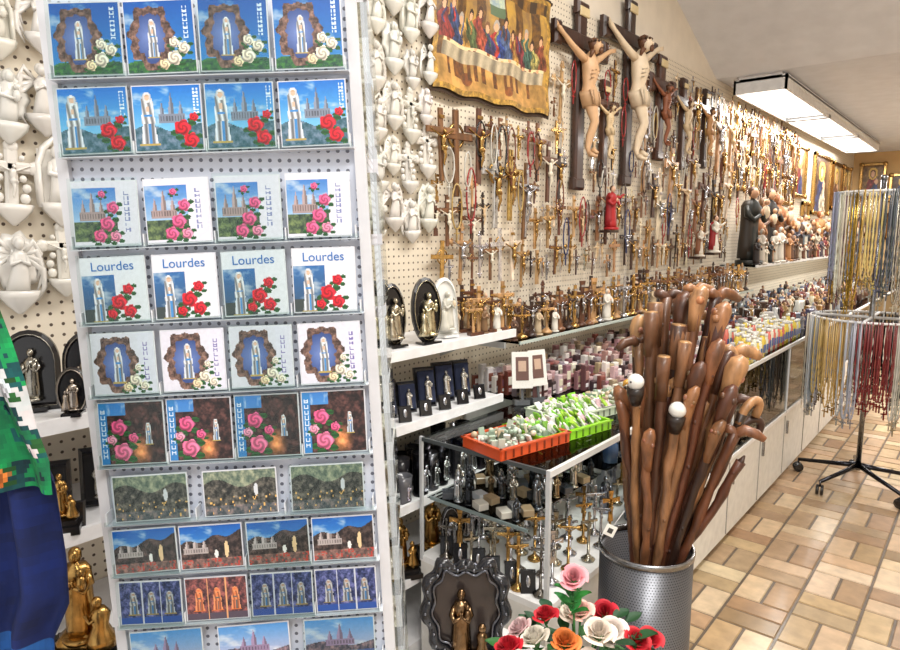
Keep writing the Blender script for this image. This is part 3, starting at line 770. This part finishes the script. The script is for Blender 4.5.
while y<10.5:
    step=.085 if y<5 else .13
    for xx in(-.97,-1.06,-1.16):
        for zz in(.442,.645):
            k=R(); M=T(xx+U(-.015,.015),y+U(-.02,.02),zz,60+U(-30,30))
            if xx<-1.1 and y>5: continue
            if k<.35: statue(b,M,U(.10,.17),jit(random.choice([(120,125,135),(170,172,180),(80,86,100),(150,140,120)])),mat='metal',seg=6,skin=(180,180,185))
            elif k<.6: trophy(M,U(.10,.17))
            elif k<.8: b.lathe(M,[(.03,0),(.032,.05),(.028,.07),(.012,.09),(.012,.11)],jit(random.choice([(60,80,120),(180,185,195),(110,120,140),(40,44,52)])),'ceramic',10)
            else: b.bbox(M,(0,0,.05),(.07,.03,.10),jit(random.choice([(60,66,80),(150,150,160),(120,130,150)])),'ceramic')
    y+=step
b.build('displayed_trinkets',cnt_)
# ------------------------------------------------ on top of the counter
def tray(name,x,y,w,l,h,col,kind):
    global b
    b=MB(); M=T(x,y,.849,90-12)
    b.box(M,(0,0,.003),(w,l,.006),col,'ceramic')
    for q in(-1,1):
        b.box(M,(q*w/2,0,h/2),(.005,l,h),col,'ceramic'); b.box(M,(0,q*l/2,h/2),(w,.005,h),col,'ceramic')
        b.box(M,(q*w/2,0,h),(.012,l+.01,.005),col,'ceramic'); b.box(M,(0,q*l/2,h),(w+.01,.012,.005),col,'ceramic')
    n=int(w/.03)
    for i in range(n):
        b.box(M,(-w/2+(i+.5)*w/n,-l/2-.003,h*.5),(.006,.004,h*.8),tuple(k*.6 for k in col),'ceramic')
    for _ in range(170):
        p=(U(-w/2+.02,w/2-.02),U(-l/2+.02,l/2-.02),U(.012,h+.016))
        if kind=='rosary':
            c=random.choice([(210,220,205),(170,190,170),(225,215,190),(140,160,140),(200,180,150),(110,120,100),(235,235,230)])
            r=U(.007,.012)
            if R()<.5: b.ell(M,p,(r,r,r*.9),c,'ceramic',7,4)
            else: b.bbox(M@T(*p,U(0,180),U(-30,30)),(0,0,0),(.02,.008,.028),c,'print')
        else: b.bbox(M@T(*p,U(0,90),U(-60,-10)),(0,0,0),(.026,.006,.036),random.choice([(230,232,230),(170,215,70),(130,205,50),(220,228,205),(225,190,200),(110,160,50),(240,240,236)]),'print')
    b.build(name)
tray('orange_trinket_tray',-1.10,1.635,.29,.17,.032,(214,84,40),'rosary')
tray('green_trinket_tray',-1.07,1.835,.32,.18,.03,(150,220,40),'packs')
tray('green_trinket_tray',-1.13,2.055,.32,.18,.03,(200,215,190),'packs')
tray('green_trinket_tray',-1.09,2.275,.34,.18,.03,(205,205,200),'rosary')
b=MB()
y=2.14
cl=[(186,150,150),(140,96,104),(215,205,205),(96,60,60),(195,170,172),(160,150,156),(60,44,44),(225,218,210),(160,120,116),(230,220,200),(120,60,50),(235,232,228),(170,150,120)]
while y<3.7:
    x=-1.65
    while x<(-1.34 if y<2.4 else -1.0):
        h=U(.04,.11) if x<-1.2 else U(.03,.06); M=T(x+U(-.005,.005),y,.849,80+U(-12,12)); b.bbox(M,(0,0,h/2),(.03,.022,h),jit(random.choice(cl),14),'print')
        b.bbox(M,(0,-.012,h*.6),(.022,.003,h*.35),jit(random.choice(cl+[(240,240,240)]),14),'print'); b.bbox(M,(0,-.012,h*.22),(.018,.003,h*.15),jit(random.choice(cl+[(240,240,240),(60,40,40)]),14),'print'); x+=.034
    y+=.038
    if y>3.3: cl=cl
b.build('souvenir_boxes')
b=MB()
y=3.42
while y<4.6:
    for xx in(-.92,-.955) if y<3.7 else (-.94,-1.0,-1.06,-1.12):
        h=U(.09,.13); c=random.choice([(228,206,90),(230,214,120),(224,196,80),(225,225,205),(220,120,106),(225,225,205)])
        M=T(xx,y,.849,80); b.lathe(M,[(.016,0),(.016,h*.8),(.012,h*.86),(.012,h)],c,'ceramic',10); b.lathe(M,[(.0135,h),(.0135,h+.015)],(225,225,220),'ceramic',8)
        b.box(M,(.0,-.016,h*.4),(.016,.003,h*.35),(90,110,160),'print')
    y+=.05
b.build('votive_candles')
b=MB()
y=3.76
while y<10.5:
    for xx in(-1.02,-1.2,-1.3,-1.4,-1.5,-1.6):
        if xx>-1.15 and y<4.7: continue
        k=R(); M=T(xx+U(-.03,.03),y+U(-.02,.02),.849,65+U(-30,30))
        c=jit(random.choice([(150,150,155),(50,46,50),(200,190,170),(160,124,74),(100,60,44),(205,205,202),(80,90,120),(120,44,40),(70,50,40)]),14)
        if k<.5: statue(b,M,U(.12,.19) if xx<-1.3 or y>5.4 else U(.10,.16),c,jit(c,20),seg=7,hood=R()<.5)
        elif k<.7: b.lathe(M,[(.03,0),(.032,.06),(.018,.09),(.018,.13)],c,'ceramic',10)
        else: b.bbox(M,(0,0,.06),(.07,.03,.12),c,'print')
    y+=.075 if y<6 else .12
b.build('counter_souvenir_figurines')
b=MB()
for k,(dx,r) in enumerate(((0,-10),(.09,12))):
    M=T(-1.34+dx*.3,2.03+dx*.9,.85,55+r,-10); b.box(M,(0,0,.135),(.08,.003,.14),(235,233,228),'print'); b.box(M,(0,-.002,.14),(.05,.001,.09),(110,80,74),'print'); b.box(M,(0,-.003,.15),(.03,.001,.04),(200,170,150),'print'); b.box(M,(0,.03,.01),(.06,.05,.02),(90,92,96),'ceramic'); b.box(M,(0,.008,.07),(.01,.004,.12),(90,92,96),'ceramic')
b.build('prayer_card_stand')
# ------------------------------------------------ umbrella stand and canes
SX,SY=-.70,1.71
b=MB(); M=T(SX,SY,0)
b.lathe(M,[(.128,.012),(.130,.02),(.130,.605),(.126,.605),(.126,.03),(.001,.028)],SILV,'perfsteel',48,cap=False)
b.lathe(M,[(.126,.600),(.133,.602),(.134,.615),(.131,.62),(.125,.618),(.124,.602)],(150,152,156),'metal',48,cap=False)
b.lathe(M,[(.132,0),(.134,.004),(.134,.02),(.128,.024),(.001,.024)],(60,60,64),'metal',48)
st=b.build('umbrella_stand',origin=(SX,SY,0))
b=MB()
Hd=Vector((-math.sin(math.radians(40)),math.cos(math.radians(40)),0)); Rt=Vector((math.cos(math.radians(40)),math.sin(math.radians(40)),0))
WC=[(78,46,30),(96,58,36),(60,34,22),(120,80,52),(84,46,28),(46,28,20),(140,98,64)]
HC=[(116,76,48),(150,106,70),(84,52,34),(168,124,84),(66,42,28)]
def cane(l,d,ztop,kind,r=.014,col=None,hc=None,bl=None,bd=None,hdir=1):
    r*=.88; k=.62/ztop
    bl=-l*.42 if bl is None else bl; bd=-d*.42 if bd is None else bd
    m=math.hypot(bl,bd)
    if m>.085: bl*=.085/m; bd*=.085/m
    rim=(bl+(l-bl)*k, bd+(d-bd)*k); mm=math.hypot(*rim)
    c=Vector((SX,SY,0)); p0=c+Rt*bl+Hd*bd+Vector((0,0,.035)); p1=c+Rt*l+Hd*d+Vector((0,0,ztop))
    lim=.104
    if mm>lim: rim=(rim[0]*lim/mm,rim[1]*lim/mm)
    pr=c+Rt*rim[0]+Hd*rim[1]+Vector((0,0,.62))
    if mm>lim:
        p0=pr+(pr-p1).normalized()*.56
        off=Vector((p0.x-SX,p0.y-SY,0))
        if off.length>.10: off=off*(.10/off.length); p0=Vector((SX+off.x,SY+off.y,p0.z))
    col=col or jit(random.choice(WC),8); hc=hc or jit(random.choice(HC),8)
    pts=[];rad=[]
    n=18; ph=U(0,6); am=U(.002,.007)
    for i in range(n+1):
        t=i/n; q=p0.lerp(pr,t*2) if t<.5 else pr.lerp(p1,(t-.5)*2)
        wb=math.sin(t*U(9,10)+ph)*am*min(1,(1-t)*6)*min(1,t*4) if t<1 else 0
        q=q+Rt*wb+Vector((U(-1,1),U(-1,1),0))*(.0022 if i<n else 0); pts.append(q); rad.append(r*(.75+.3*t)*(U(.86,1.08) if i%3 else U(1.08,1.32)))
    b.tube(I4,pts,rad,col,'wood',8)
    for i in range(9,n,2):   # knots
        if R()<.7:
            v=Vector((U(-1,1),U(-1,1),0)).normalized(); b.ell(Matrix.Translation(pts[i]+v*rad[i]*.7),(0,0,0),(r*.5,r*.5,r*.6),tuple(x*.85 for x in col),'wood',6,4)
    a=U(-.5,.5) if hdir else 0
    hd=(Rt*math.cos(a)*hdir+Hd*math.sin(a)).normalized(); up=(p1-pr).normalized()
    if kind=='crook':
        q=.030; hp=[];hr=[]
        for i in range(11):
            t=math.pi*1.02*i/10; hp.append(p1+hd*(q-q*math.cos(t))+up*q*math.sin(t)*1.2); hr.append(r*1.02)
        hp=[p1-up*.03]+hp+[hp[-1]-up*.015]; hr=[r]+hr+[r*1.05]; b.tube(I4,hp,hr,hc,'wood',9,ref=tuple(hd.cross(up)))
    elif kind=='knob':
        b.tube(I4,[p1-up*.09,p1-up*.05,p1-up*.01,p1+up*.015+hd*.006,p1+up*.03+hd*.014],[r,r*1.15,r*1.5,r*1.35,r*.6],hc,'wood',9)
        for _ in range(5):
            v=Vector((U(-1,1),U(-1,1),U(-1.2,.9))).normalized(); s_=U(.5,.8); b.ell(Matrix.Translation(p1-up*.008+v*r*1.2),(0,0,0),(r*s_,r*s_,r*s_),tuple(x*U(.85,1.1) for x in hc),'wood',6,4)
    elif kind=='derby':
        b.tube(I4,[p1-up*.03,p1,p1+up*.010-hd*.02,p1+up*.010-hd*.035],[r*1.1,r*1.2,r*1.1,r*.6],hc,'wood',9); b.tube(I4,[p1-up*.005,p1+up*.010+hd*.02,p1+up*.002+hd*.05,p1-up*.012+hd*.075],[r*1.1,r*1.2,r*1.1,r*.7],hc,'wood',9)
    elif kind=='flat':
        b.tube(I4,[p1-up*.12,p1-up*.04,p1],[r*1.1,r*1.2,r*1.25],hc,'wood',10); b.tube(I4,[p1-up*.002,p1+up*.002],[r*1.05,r*1.05],(170,130,86),'wood',10)
    elif kind=='eagle':
        b.tube(I4,[p1-up*.05,p1-up*.02,p1],[r*1.1,.022,.024],(40,28,22),'wood',10)
        b.ell(Matrix.Translation(p1+up*.015),(0,0,0),(.023,.023,.022),(232,230,224),'ceramic',12,8)
        b.tube(I4,[p1+up*.016+hd*.016,p1+up*.013+hd*.028,p1+up*.003+hd*.033],[.009,.006,.002],(200,150,60),'ceramic',8)
        for s2 in(-1,1): b.ell(Matrix.Translation(p1+up*.02+hd*.016+hd.cross(up)*s2*.015),(0,0,0),(.003,.003,.003),BLK,'ceramic',6,4)
    elif kind=='tip':
        b.tube(I4,[p1-up*.03,p1,p1+up*.02],[r,r*.8,r*.2],hc,'wood',8)
A=cane
A(-.02,-.02,1.29,'flat',.019,(100,66,44),(110,74,50)); A(.005,.03,1.31,'flat',.021,(80,50,34),(120,82,56))
A(.045,-.05,1.26,'flat',.019,(66,40,28),(126,86,58)); A(.075,.02,1.31,'knob',.019); A(.055,.09,1.32,'derby',.016)
A(.10,-.03,1.33,'knob',.018,None,(170,124,84)); A(.12,.05,1.34,'derby',.016,None,(160,112,74)); A(.15,-.06,1.29,'knob',.019,(80,42,28),(156,108,72))
A(.17,.02,1.33,'derby',.016,(66,36,24),(124,80,50)); A(.19,-.08,1.15,'knob',.022,(150,106,70),(176,130,88)); A(.205,-.03,1.18,'derby',.018,(130,88,58),(176,130,88))
A(.225,-.06,1.02,'crook',.013); A(.235,.03,1.03,'derby',.014,None,(80,48,32)); A(.235,-.02,.96,'crook',.012,None,(66,38,26)); A(.205,.08,1.09,'derby',.014)
A(-.06,-.05,1.07,'knob',.018,(96,58,36),(110,70,46)); A(-.085,.0,1.05,'knob',.016,None,(140,92,60),hdir=-1); A(-.09,-.04,1.02,'knob',.013,None,(120,74,46),hdir=-1)
A(-.075,-.09,1.10,'eagle',.013,None,None,0.02,.05,-1); A(.03,-.11,1.03,'eagle',.014,None,None,0,.05,1)
A(.08,-.10,1.14,'knob',.017,(66,36,26),(90,54,36)); A(.12,-.11,1.20,'knob',.016,(100,56,36),(126,80,52)); A(.0,-.08,1.18,'flat',.017,(84,52,36),(100,66,44))
A(.16,-.11,1.08,'knob',.016,(58,32,22),(86,50,34)); A(.19,-.10,.98,'derby',.014,(100,58,36),(126,80,52)); A(.10,.10,1.27,'derby',.015); A(-.03,.08,1.24,'knob',.016); A(.14,.10,1.26,'derby',.015)
A(.05,-.09,1.22,'flat',.016,(120,82,56),(140,98,68)); A(.21,-.10,.90,'tip',.013,(86,48,32)); A(-.04,-.10,.96,'knob',.014,(130,84,54),(140,92,60))
A(.02,-.06,1.10,'derby',.014); A(.10,-.08,1.03,'knob',.013); A(.14,-.02,1.22,'flat',.016); A(-.04,.02,1.2,'derby',.014,hdir=-1); A(.07,-.03,1.24,'tip',.014)
A(.06,-.12,1.08,'knob',.013,(140,98,64)); A(.13,-.12,.99,'knob',.013,(48,28,20)); A(.17,-.05,1.16,'knob',.015,(110,70,44))
b.build('walking_canes')
b=MB(); b.bbox(T(-.742,1.562,.70,40,0,25),(0,0,0),(.032,.002,.032),(245,245,240),'print'); b.box(T(-.742,1.562,.70,40,0,25),(0,-.0015,0),(.014,.001,.014),(60,60,60),'print')
b.tube(I4,[(-.735,1.57,.715),(-.72,1.60,.75)],.001,(240,240,240)); b.build('price_tag')
# ------------------------------------------------ plinth, heart frame, bouquet
b=MB(); b.box(I4,(-.72,1.08,.44),(.56,.50,.025),(246,246,246)); b.box(I4,(-.72,1.08,.215),(.52,.46,.43),(236,234,230)); b.box(I4,(-.72,1.08,.455),(.54,.48,.006),(240,240,240)); b.build('display_plinth')
b=MB(); M=T(-.875,1.10,.492,40,-8,0,1.06)
b.box(T(-.875,1.10,.475,40),(0,-.01,0),(.16,.10,.034),(40,40,44),'ceramic')
n=90;ring=[];rr=[]
for i in range(n+1):
    t=2*math.pi*i/n; x=math.sin(t)*.085*(1+.05*math.cos(t)); z=.135+.118*math.cos(t)*(1 if math.cos(t)<0 else .95)
    if math.cos(t)>.8: z-=.018*(math.cos(t)-.8)/.2*1.5
    k=1+.06*math.cos(11*t); ring.append((x*k,-.005,.135+(z-.135)*k)); rr.append(.012+.003*math.cos(11*t))
b.tube(M,ring,rr,(34,35,40),'ceramic',10)
b.tube(M,[(x*.84,-.012,.135+(z-.135)*.86) for x,_,z in ring],.0035,(110,112,120),'metal',8)
b.tube(M,[(x*1.12,.0,.135+(z-.135)*1.09) for x,_,z in ring],.004,(90,92,100),'metal',8)
for i in range(0,n,3):
    x,_,z=ring[i]; b.ell(M,(x,-.018,z),(.004,.003,.004),(130,132,140),'metal',5,3)
vs=[(0,.004,.135)]+[(x,.004,z) for x,_,z in ring[:-1]]; b.add(M,vs,[(0,1+i,1+(i+1)%n) for i in range(n)],(60,52,50),'ceramic')
gc=(130,104,76)
statue(b,M@T(-.01,-.02,.03),.15,gc,None,gc,'metal',12,hold='child')
b.lathe(M@T(.035,-.035,.03,-40)@Matrix.Scale(.16,4),[(.12,0),(.11,.08),(.06,.22),(.08,.33),(.04,.4)],gc,'metal',10); b.ell(M,(.035,-.037,.10),(.009,.009,.011),gc,'metal')
b.lathe(M@T(0,-.01,.012),[(.055,0),(.05,.012),(.035,.025)],gc,'metal',14,1.1,.6,fn=lambda a,t:1+.1*math.sin(a*6))
b.box(M,(0,-.01,.004),(.13,.08,.014),(40,40,44),'ceramic')
b.build('heart_shaped_madonna_frame')
b=MB()
def rose(c,r,col,lean=(0,0)):
    M=Matrix.Translation(c)@Matrix.Rotation(lean[0],4,'X')@Matrix.Rotation(lean[1],4,'Y')
    n=17
    for i in range(n):
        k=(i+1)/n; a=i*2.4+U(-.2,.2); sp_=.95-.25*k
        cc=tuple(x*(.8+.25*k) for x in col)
        def P(p,q,a=a,k=k,sp_=sp_):
            s=(p-.5)*2; ang=a+s*sp_*(1 if q>.2 else .6)
            rad=r*k*(.30+.70*q**.6)+r*.22*k*q**4*(1-.3*abs(s)); z=r*(-.45+ (1.25-.55*k)*q**.9-.12*q*s*s*1.3-.22*k*q**5)
            return (rad*math.cos(ang),rad*math.sin(ang),z)
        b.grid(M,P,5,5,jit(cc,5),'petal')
    b.lathe(M,[(.002,-.9*r),(.25*r,-.6*r),(.4*r,-.4*r)],(60,110,50),'petal',8)
def leaf(c,L,az,el_,col=(50,110,50)):
    M=Matrix.Translation(c)@Matrix.Rotation(az,4,'Z')@Matrix.Rotation(-el_,4,'Y')
    b.grid(M,lambda p,q:(p*L,(q-.5)*2*L*.32*math.sin(math.pi*min(1,p*.95+.04))**.8,-.25*L*p*p+abs(q-.5)*L*.2),7,4,jit(col,14),'petal')
bc=Vector((-.60,1.13,.60))
def fp(l,d,z): return bc+Rt*l+Hd*d+Vector((0,0,z-.60))
rs=[((-.018,-.02,.812),.027,(238,160,168)),((-.095,-.02,.682),.030,(236,228,212)),((.035,-.03,.700),.032,(240,224,208)),((.07,.0,.680),.031,(240,226,216)),((.01,-.07,.660),.030,(240,222,208)),((-.035,-.045,.690),.028,(236,130,60)),((-.15,-.03,.668),.029,(196,24,44)),((-.065,.03,.70),.026,(200,30,46)),((.115,-.02,.675),.028,(200,26,40)),((.15,-.0,.665),.026,(190,16,34)),((-.11,-.06,.650),.027,(216,60,90)),((.095,-.07,.645),.030,(236,190,190)),((0,.06,.69),.029,(232,218,200)),((.07,.07,.68),.028,(190,24,44)),((-.065,-.09,.645),.028,(238,226,214)),((.008,.02,.715),.026,(238,190,176)),((.045,-.09,.64),.029,(232,214,206)),((-.12,.03,.67),.026,(230,196,196)),((-.07,-.065,.665),.027,(232,220,206)),((.13,-.06,.64),.027,(186,20,36))]
for (l,d,z),r,c in rs:
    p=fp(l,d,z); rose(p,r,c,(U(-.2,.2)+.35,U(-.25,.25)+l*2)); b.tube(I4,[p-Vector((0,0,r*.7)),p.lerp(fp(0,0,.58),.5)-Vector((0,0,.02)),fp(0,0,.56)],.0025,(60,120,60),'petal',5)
for i in range(60):
    a=U(0,6.28); q=U(.02,.15); leaf(fp(math.cos(a)*q,math.sin(a)*q*.8,U(.60,.685)),U(.035,.06),a+math.radians(40),U(-.2,.7),random.choice([(34,90,40),(50,112,50),(28,70,38)]))
for i in range(8): leaf(fp(-.018,-.018,.728+.007*i),.045,i*1.7,.8,(50,136,60))
b.lathe(Matrix.Translation(fp(0,0,.459)),[(.05,0),(.055,.01),(.045,.04),(.06,.09),(.072,.125),(.066,.125),(.05,.08),(.03,.02)],(236,232,226),'ceramic',20)
b.build('rose_bouquet')
# ------------------------------------------------ necklace stand
NX,NY=-.53,4.43
ns=empty('rosary_necklace_stand',T(NX,NY,0))
b=MB()
b.tube(I4,[(0,0,.10),(0,0,1.80)],.014,(150,152,156),'metal',12); b.ell(I4,(0,0,1.81),(.02,.02,.02),(150,152,156),'metal')
for k in range(5):
    a=2*math.pi*k/5+.5; c,s=math.cos(a),math.sin(a)
    b.tube(I4,[(0,0,.13),(c*.12,s*.12,.11),(c*.33,s*.33,.08)],[.018,.014,.011],(50,50,54),'metal',8)
    b.tube(I4,[(c*.33,s*.33,.085),(c*.33,s*.33,.05)],.006,(90,90,94),'metal',6)
    for q in(-1,1):
        M=T(c*.33,s*.33,.031,math.degrees(a)+30,90); b.lathe(M@T(0,0,q*.012),[(.012,-.008),(.029,-.007),(.030,0),(.029,.007),(.012,.008)],(24,24,26),'ceramic',14)
TI=[(1.73,.22),(1.02,.31)]
for z,r in TI:
    for sx,sy in((1,0),(-1,0),(0,1),(0,-1)): b.tube(I4,[(0,0,z),(sx*r,sy*r,z)],.008,(225,226,228),'paint',8)
    b.tube(I4,[(r*math.cos(t*math.pi/16),r*math.sin(t*math.pi/16),z) for t in range(33)],.007,(225,226,228),'paint',8,ref=(0,0,1))
b.build('frame_with_casters',ns)
b=MB()
nc0=[(205,200,190),(170,174,182),(120,84,100),(200,170,90),(212,206,190),(150,158,176),(190,150,140),(90,92,100),(214,190,120)]
nc1=[(196,196,194),(150,150,150),(210,204,188),(110,112,116),(120,44,46),(180,176,166),(52,52,56),(190,160,100),(170,174,184),(86,88,92)]
for ti,(z,r) in enumerate(TI):
    n=84 if ti==0 else 120; nc=nc0 if ti==0 else nc1
    for i in range(n):
        a=2*math.pi*i/n; gi=i//5; g_=int(h2(gi,ti+3)*len(nc)); col=jit(nc[g_],16); L=(.54 if ti==0 else .48)+.07*math.sin(gi*1.9+ti)+U(-.03,.03)
        rr_=r*U(.9,1.04); w=U(.010,.020); c,s=math.cos(a),math.sin(a); tx,ty=-s,c; nb=41
        P_=[]
        for k in range(nb):
            t=k/(nb-1); zz=z-L*math.sin(math.pi*t)**.45 if 0<k<nb-1 else z+.008
            ww=w*(1-2*t)*(1+.8*math.sin(math.pi*t)); P_.append((c*(rr_+.008)+tx*ww,s*(rr_+.008)+ty*ww,zz))
        b.tube(I4,P_,[(.0060 if k%2 else .0028) for k in range(nb)],col,'ceramic' if g_%3 else 'metal',4,ref=(c,s,0))
        zb=z-L-.02; N=T(c*(rr_+.008),s*(rr_+.008),zb-.012,math.degrees(a)+90)
        b.bbox(N,(0,0,.0),(.007,.004,.05),col,'metal'); b.bbox(N,(0,0,.01),(.03,.004,.007),col,'metal')
b.build('hanging_rosaries',ns)
# ------------------------------------------------ scarves
sc=empty('scarf_stand',T(-.885,.24,0,40))
def lerpt(pts,z):
    for (z1,a),(z0,c) in zip(pts,pts[1:]):
        if z<=z1 and z>=z0: return c+(a-c)*(z-z0)/(z1-z0)
    return pts[0][1] if z>pts[0][0] else pts[-1][1]
b=MB()
b.tube(I4,[(-.16,.02,.02),(-.16,.02,1.56)],.012,(180,182,186),'metal',12); b.tube(I4,[(-.20,.02,1.535),(-.02,.02,1.52)],.006,(180,182,186),'metal',8)
b.lathe(T(-.16,.02,0),[(.16,.001),(.16,.015),(.02,.03)],(150,150,155),'metal',24); b.build('pole',sc)
F1=[(1.53,-.05),(1.48,-.02),(1.43,.0),(1.38,.018),(1.33,.034),(1.28,.046),(1.24,.060),(1.20,.062)]
F2=[(1.34,.0),(1.30,.025),(1.24,.048),(1.14,.050),(1.08,.046),(1.03,.020),(.95,.014),(.85,.008),(.6,.005)]
b=MB()
def flo(u,v):
    n=fb(u*12,v*14)
    r=roses(u*2.4%1,v*2.2%1,[(.55,.5,.17,(190,50,90)),(.2,.85,.10,(215,215,225)),(.8,.12,.08,(210,110,40))])
    if r: return r
    s=math.sin(u*6+v*11+n*3)
    if s>.35: return (14,100+60*n,66+20*n)
    if s<-.6: return (190+30*n,206,210)
    return (10,40+60*n,50+50*n)
b.grid(I4,lambda p,q:(-.20+(lerpt(F1,1.20+.33*q)+.20)*p,-.02+.014*math.sin(p*24+q*3),1.20+.33*q),90,60,None,'cloth',flo)
b.build('floral_scarf',sc)
b=MB()
def blu(u,v):
    n=fb(u*6,v*18); k=.8+.35*n
    return (12*k,32*k,90*k) if v>.56 or u<.3 else (30*k,84*k,150*k)
b.grid(I4,lambda p,q:(-.20+(lerpt(F2,.6+.74*q)+.20)*p,.0+.016*math.sin(p*26+1+q*2)+.02*(1-q),.6+.74*q-.04*p),60,60,None,'cloth',blu)
b.build('blue_scarf',sc)
# ------------------------------------------------ world and camera
w=bpy.data.worlds.new('World'); scene.world=w; w.use_nodes=True
w.node_tree.nodes['Background'].inputs[0].default_value=(1,.99,.98,1); w.node_tree.nodes['Background'].inputs[1].default_value=1.05
cd=bpy.data.cameras.new('Camera'); cd.lens=26; cd.sensor_width=36; cd.clip_start=.02
co=bpy.data.objects.new('Camera',cd); co.location=(0,0,1.5); co.rotation_euler=(math.radians(82),0,math.radians(40)); scene.collection.objects.link(co); scene.camera=co
print('crosses',cnt)
